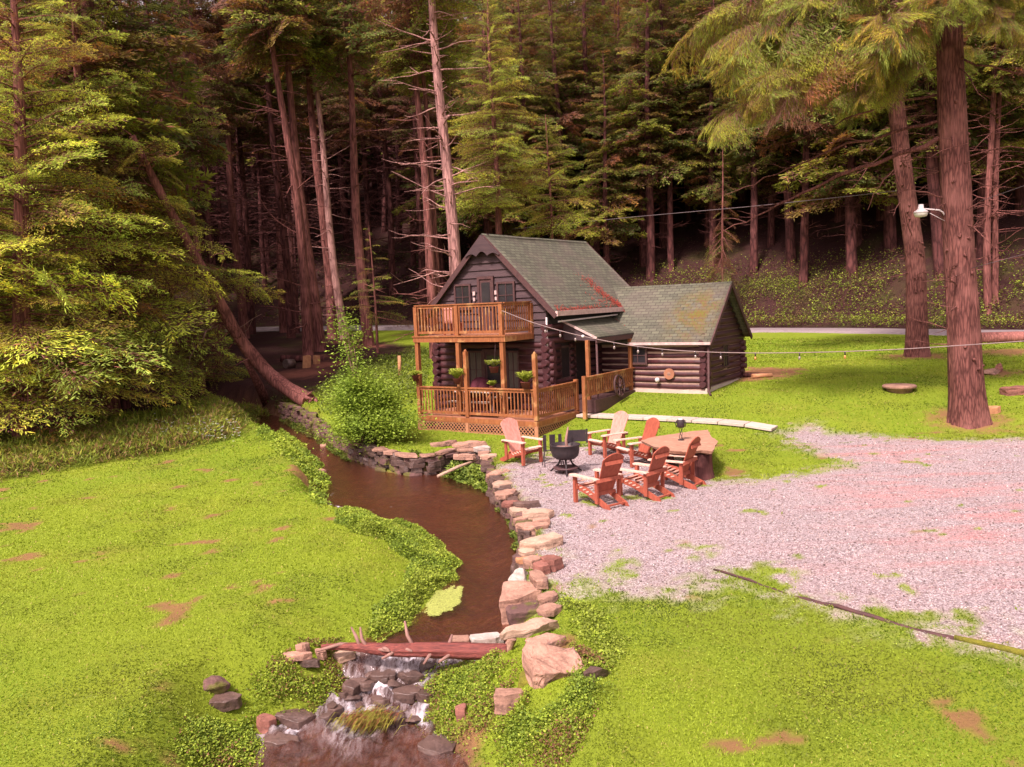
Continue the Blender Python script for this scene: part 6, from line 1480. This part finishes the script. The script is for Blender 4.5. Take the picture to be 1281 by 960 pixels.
# ------------------------------------------------------------------ string of bulbs over the yard
cable_px = [(628, 389), (660, 402), (700, 414), (733, 422), (790, 433), (840, 438.5), (890, 441), (945, 442), (1000, 441.5), (1060, 440), (1130, 437), (1200, 432.5), (1281, 427), (1345, 422)]
CP = []
for u, v in cable_px: t = (u-628)/(1345-628); CP.append(at_d(u, v, 27.1+(22.5-27.1)*t))
CP = resample(np.array(CP), .25)
for _ in range(3): CP[1:-1] = (CP[:-2]+2*CP[1:-1]+CP[2:])/4
e = empty('string_lights', CP[0], 0, 'sagging string of bulbs running from the balcony post over the lawn', 'string lights')
mb = MB(); mb.tube([tuple(p-CP[0]) for p in CP], .014, 5); mb.build('cord', M['cord'], e)
proj_u = lambda p: 640.5+FPX*((p-np.array([0, 0, CAMH]))@_rt)/((p-np.array([0, 0, CAMH]))@_fwd)
for i, u in enumerate((680, 705, 724, 772, 800, 830, 865, 905, 948, 1001, 1057)):
    p = min(CP, key=lambda q: abs(proj_u(q)-u))-CP[0]; am = u in (948, 1057)
    mb = MB(); mb.lathe([(0, 0), (.022, -.005), (.022, -.10), (0, -.10)], p, 8); b_ = mb.build('bulb_socket', M['black'], e)
    MB().lathe([(0, -.101), (.024, -.11), (.036, -.16), (.03, -.20), (0, -.22)], p, 10).build('bulb', M['amber' if am else 'bulb'], b_)
MB().lathe([(0, -.05), (.05, -.03), (.05, .03), (0, .05)], min(CP, key=lambda q: abs(proj_u(q)-733))-CP[0], 10).build('insulator', M['white'], e)
end = CP[-1]; g = gz(end[0], end[1]); o = MB().tube([(0, 0, -.3), (0, 0, end[2]-g+.2)], .05, 8).build('light_pole', M['cedar']); o.location = (end[0], end[1], g); tag(o, 'wooden pole carrying the far end of the string of bulbs', 'pole')

# yard light on the biggest trunk
hd = at_d(1152, 266, BIG[1]-.1); at_ = at_d(1180, 268, BIG[1]-.1)
e = empty('yard_light', at_, 0, 'white yard light on a bracket arm fixed to the biggest trunk', 'lamp'); h = hd-at_
mb = MB(); mb.tube([(.10, .05, -.1), (-.02, 0, .06), (-.12, 0, .12), tuple(h*.85+np.array([0, 0, .11]))], .022, 8); mb.tube([(.05, 0, -.2), tuple(h*.6+np.array([0, 0, .0]))], .008, 5); mb.build('arm', M['white'], e)
MB().lathe([(0, .24), (.07, .23), (.08, .12), (.12, .07), (.19, .03), (.20, -.01), (.17, -.01), (0, .04)], h, 18).build('housing', M['white'], e)
MB().lathe([(.185, -.012), (.19, -.05), (.15, -.12), (0, -.14)], h, 18).build('lens', M['lens'], e)
# overhead wires
def wire(label, pts, rad):
    pts = np.array(pts); o = MB().tube([tuple(p-pts[0]) for p in resample(pts, 1.0)], rad, 4).build('overhead_wire', M['wire']); o.location = pts[0]; tag(o, label, 'wire', 'overhead wires')
wire('thin overhead wire crossing behind the log wing to the bending spruce', [at_d(640, 287, 58), at_d(800, 271, 52), at_d(946, 258, 46), at_d(1060, 246, 42), at_d(1131, 238, SECOND[1])], .018)
wire('overhead wire from the slim pair of trunks to the upper right border', [at_d(1226, 252, TWIN[1]-.4), at_d(1300, 226, 40), at_d(1420, 180, 34)], .016)
wire('lower overhead wire leaving the biggest trunk to the right border', [at_d(1214, 336, BIG[1]-.35), at_d(1290, 316, 22), at_d(1400, 284, 19)], .009)

# ------------------------------------------------------------------ yard odds and ends
p = gs(1125, 489); e = empty('stone_disc', p, 0, 'round flat stone disc like a well cover on the right lawn', 'stone disc'); MB().lathe([(0, .20), (.50, .20), (.54, .17), (.54, .10), (.42, .09), (.40, -.1), (0, -.1)], n=26).build('disc', M['stone'], e)
stone('flat dark boulder on the lawn at the right border', gs(1270, 492), (1.05, .6, .3), .1, 'stone_red', 501, True, group='rocks on the right lawn', cat='rock')
stone('jagged low rock on the lawn behind the biggest trunk', gs(1238, 468), (.9, .5, .28), .3, 'stone', 502, False, group='rocks on the right lawn', cat='rock')
stone('small upright rock beside the jagged low rock', gs(1249, 465), (.4, .3, .5), .8, 'stone_red', 503, False, group='rocks on the right lawn', cat='rock')
stone('small tan block at the foot of the biggest trunk', gs(1243, 517), (.42, .3, .28), .2, 'cut_wood', 504, True, group='rocks on the right lawn', cat='rock')
for i, (u0, u1, v, rr, lb) in enumerate(((1226, 1330, 426, .30, 'thick needle covered fallen trunk near the road at the right border'),)):
    a, b = gs(u0, v+3), gs(u1, v+2); mb = MB(); mb.tube([(0, 0, rr*.7), tuple((b-a)/2+np.array([0, .2, rr*.8])), tuple(b-a+np.array([0, 0, rr*.7]))], [rr, rr*.95, rr*.85], 12); o = mb.build('fallen_log', M['bark' if i else 'cut_wood' if 0 else 'bark']); o.location = a; tag(o, lb, 'log')
# cut rounds by the curved trunk
for i, (u, v, rr, l, yw, mt, lb) in enumerate(((362, 461, .26, .5, .9, 'stone_dark', 'black charred log end lying by the curved trunk'), (384, 460, .0, .7, .3, 'cut_wood', 'bigger fresh cut tan block by the curved trunk'), (396, 456, .0, .5, .2, 'cut_wood', 'smaller fresh cut tan block by the curved trunk'), (378, 453, .2, 2.4, .25, 'bark_far', 'long dark log lying behind the tan blocks'))):
    p = gs(u, v)
    if rr: o = MB().tube([(-l/2, 0, rr*.9), (l/2, 0, rr*.9)], rr, 12).build('cut_log', M[mt])
    else:
        V, F = hull_mesh(rock_pts(l*.8, .5, l*1.05, np.random.default_rng(510+i), True, 6), .01, .02, np.random.default_rng(9), 1); o = MB().add([(x, y, z+l*.42) for x, y, z in V], F).build('cut_log', M[mt])
    o.location = p; o.rotation_euler = (0, .08, yw); tag(o, lb, 'log', 'cut logs by the curved trunk')
p = gs(500, 470); o = MB().tube([(0, 0, -.2), (.03, 0, .95)], [.09, .08], 9).build('wooden_post', M['cut_wood']); o.location = p; tag(o, 'short yellowish wooden post behind the bush', 'post')
# timber edging between gravel and front lawn
path = resample(np.array([gs(u, v)[:2] for u, v in ((893, 714), (960, 735), (1060, 765), (1150, 790), (1215, 806), (1281, 822), (1340, 838))]), .25)
e = empty('timber_edging', (*path[0], gz(*path[0])), 0, 'thin half buried timber edging between gravel and front lawn, mossy at one end', 'edging'); z0 = gz(*path[0]); k = int(len(path)*.74)
hz = height(path[:, 0], path[:, 1]); mb = MB(); mb.tube([(p[0]-path[0][0], p[1]-path[0][1], h-z0+.002+.022*math.sin(i*.83)+.012*math.sin(i*2.9)) for i, (p, h) in enumerate(zip(path[:k+1], hz[:k+1]))], list(np.linspace(.018, .04, k+1)), 7); mb.build('timber', M['trim'], e)
mb = MB(); mb.tube([(p[0]-path[0][0], p[1]-path[0][1], h-z0+.02) for p, h in zip(path[k:], hz[k:])], list(np.linspace(.035, .06, len(path)-k)), 8); mb.build('mossy_timber', M['moss'], e)

# ------------------------------------------------------------------ thin forest haze
if HAZE:
    hm, hn, ho = new_mat('haze'); pv = hn.nodes.new('ShaderNodeVolumePrincipled'); pv.inputs['Color'].default_value = (.88, .74, .84, 1); pv.inputs['Density'].default_value = HAZE; pv.inputs['Anisotropy'].default_value = .0
    hn.links.new(pv.outputs[0], ho.inputs['Volume'])
    hb = MB(); hb.box((-170, -40, -4), (170, 250, 160)); tag(hb.build('haze', hm), kind='stuff')
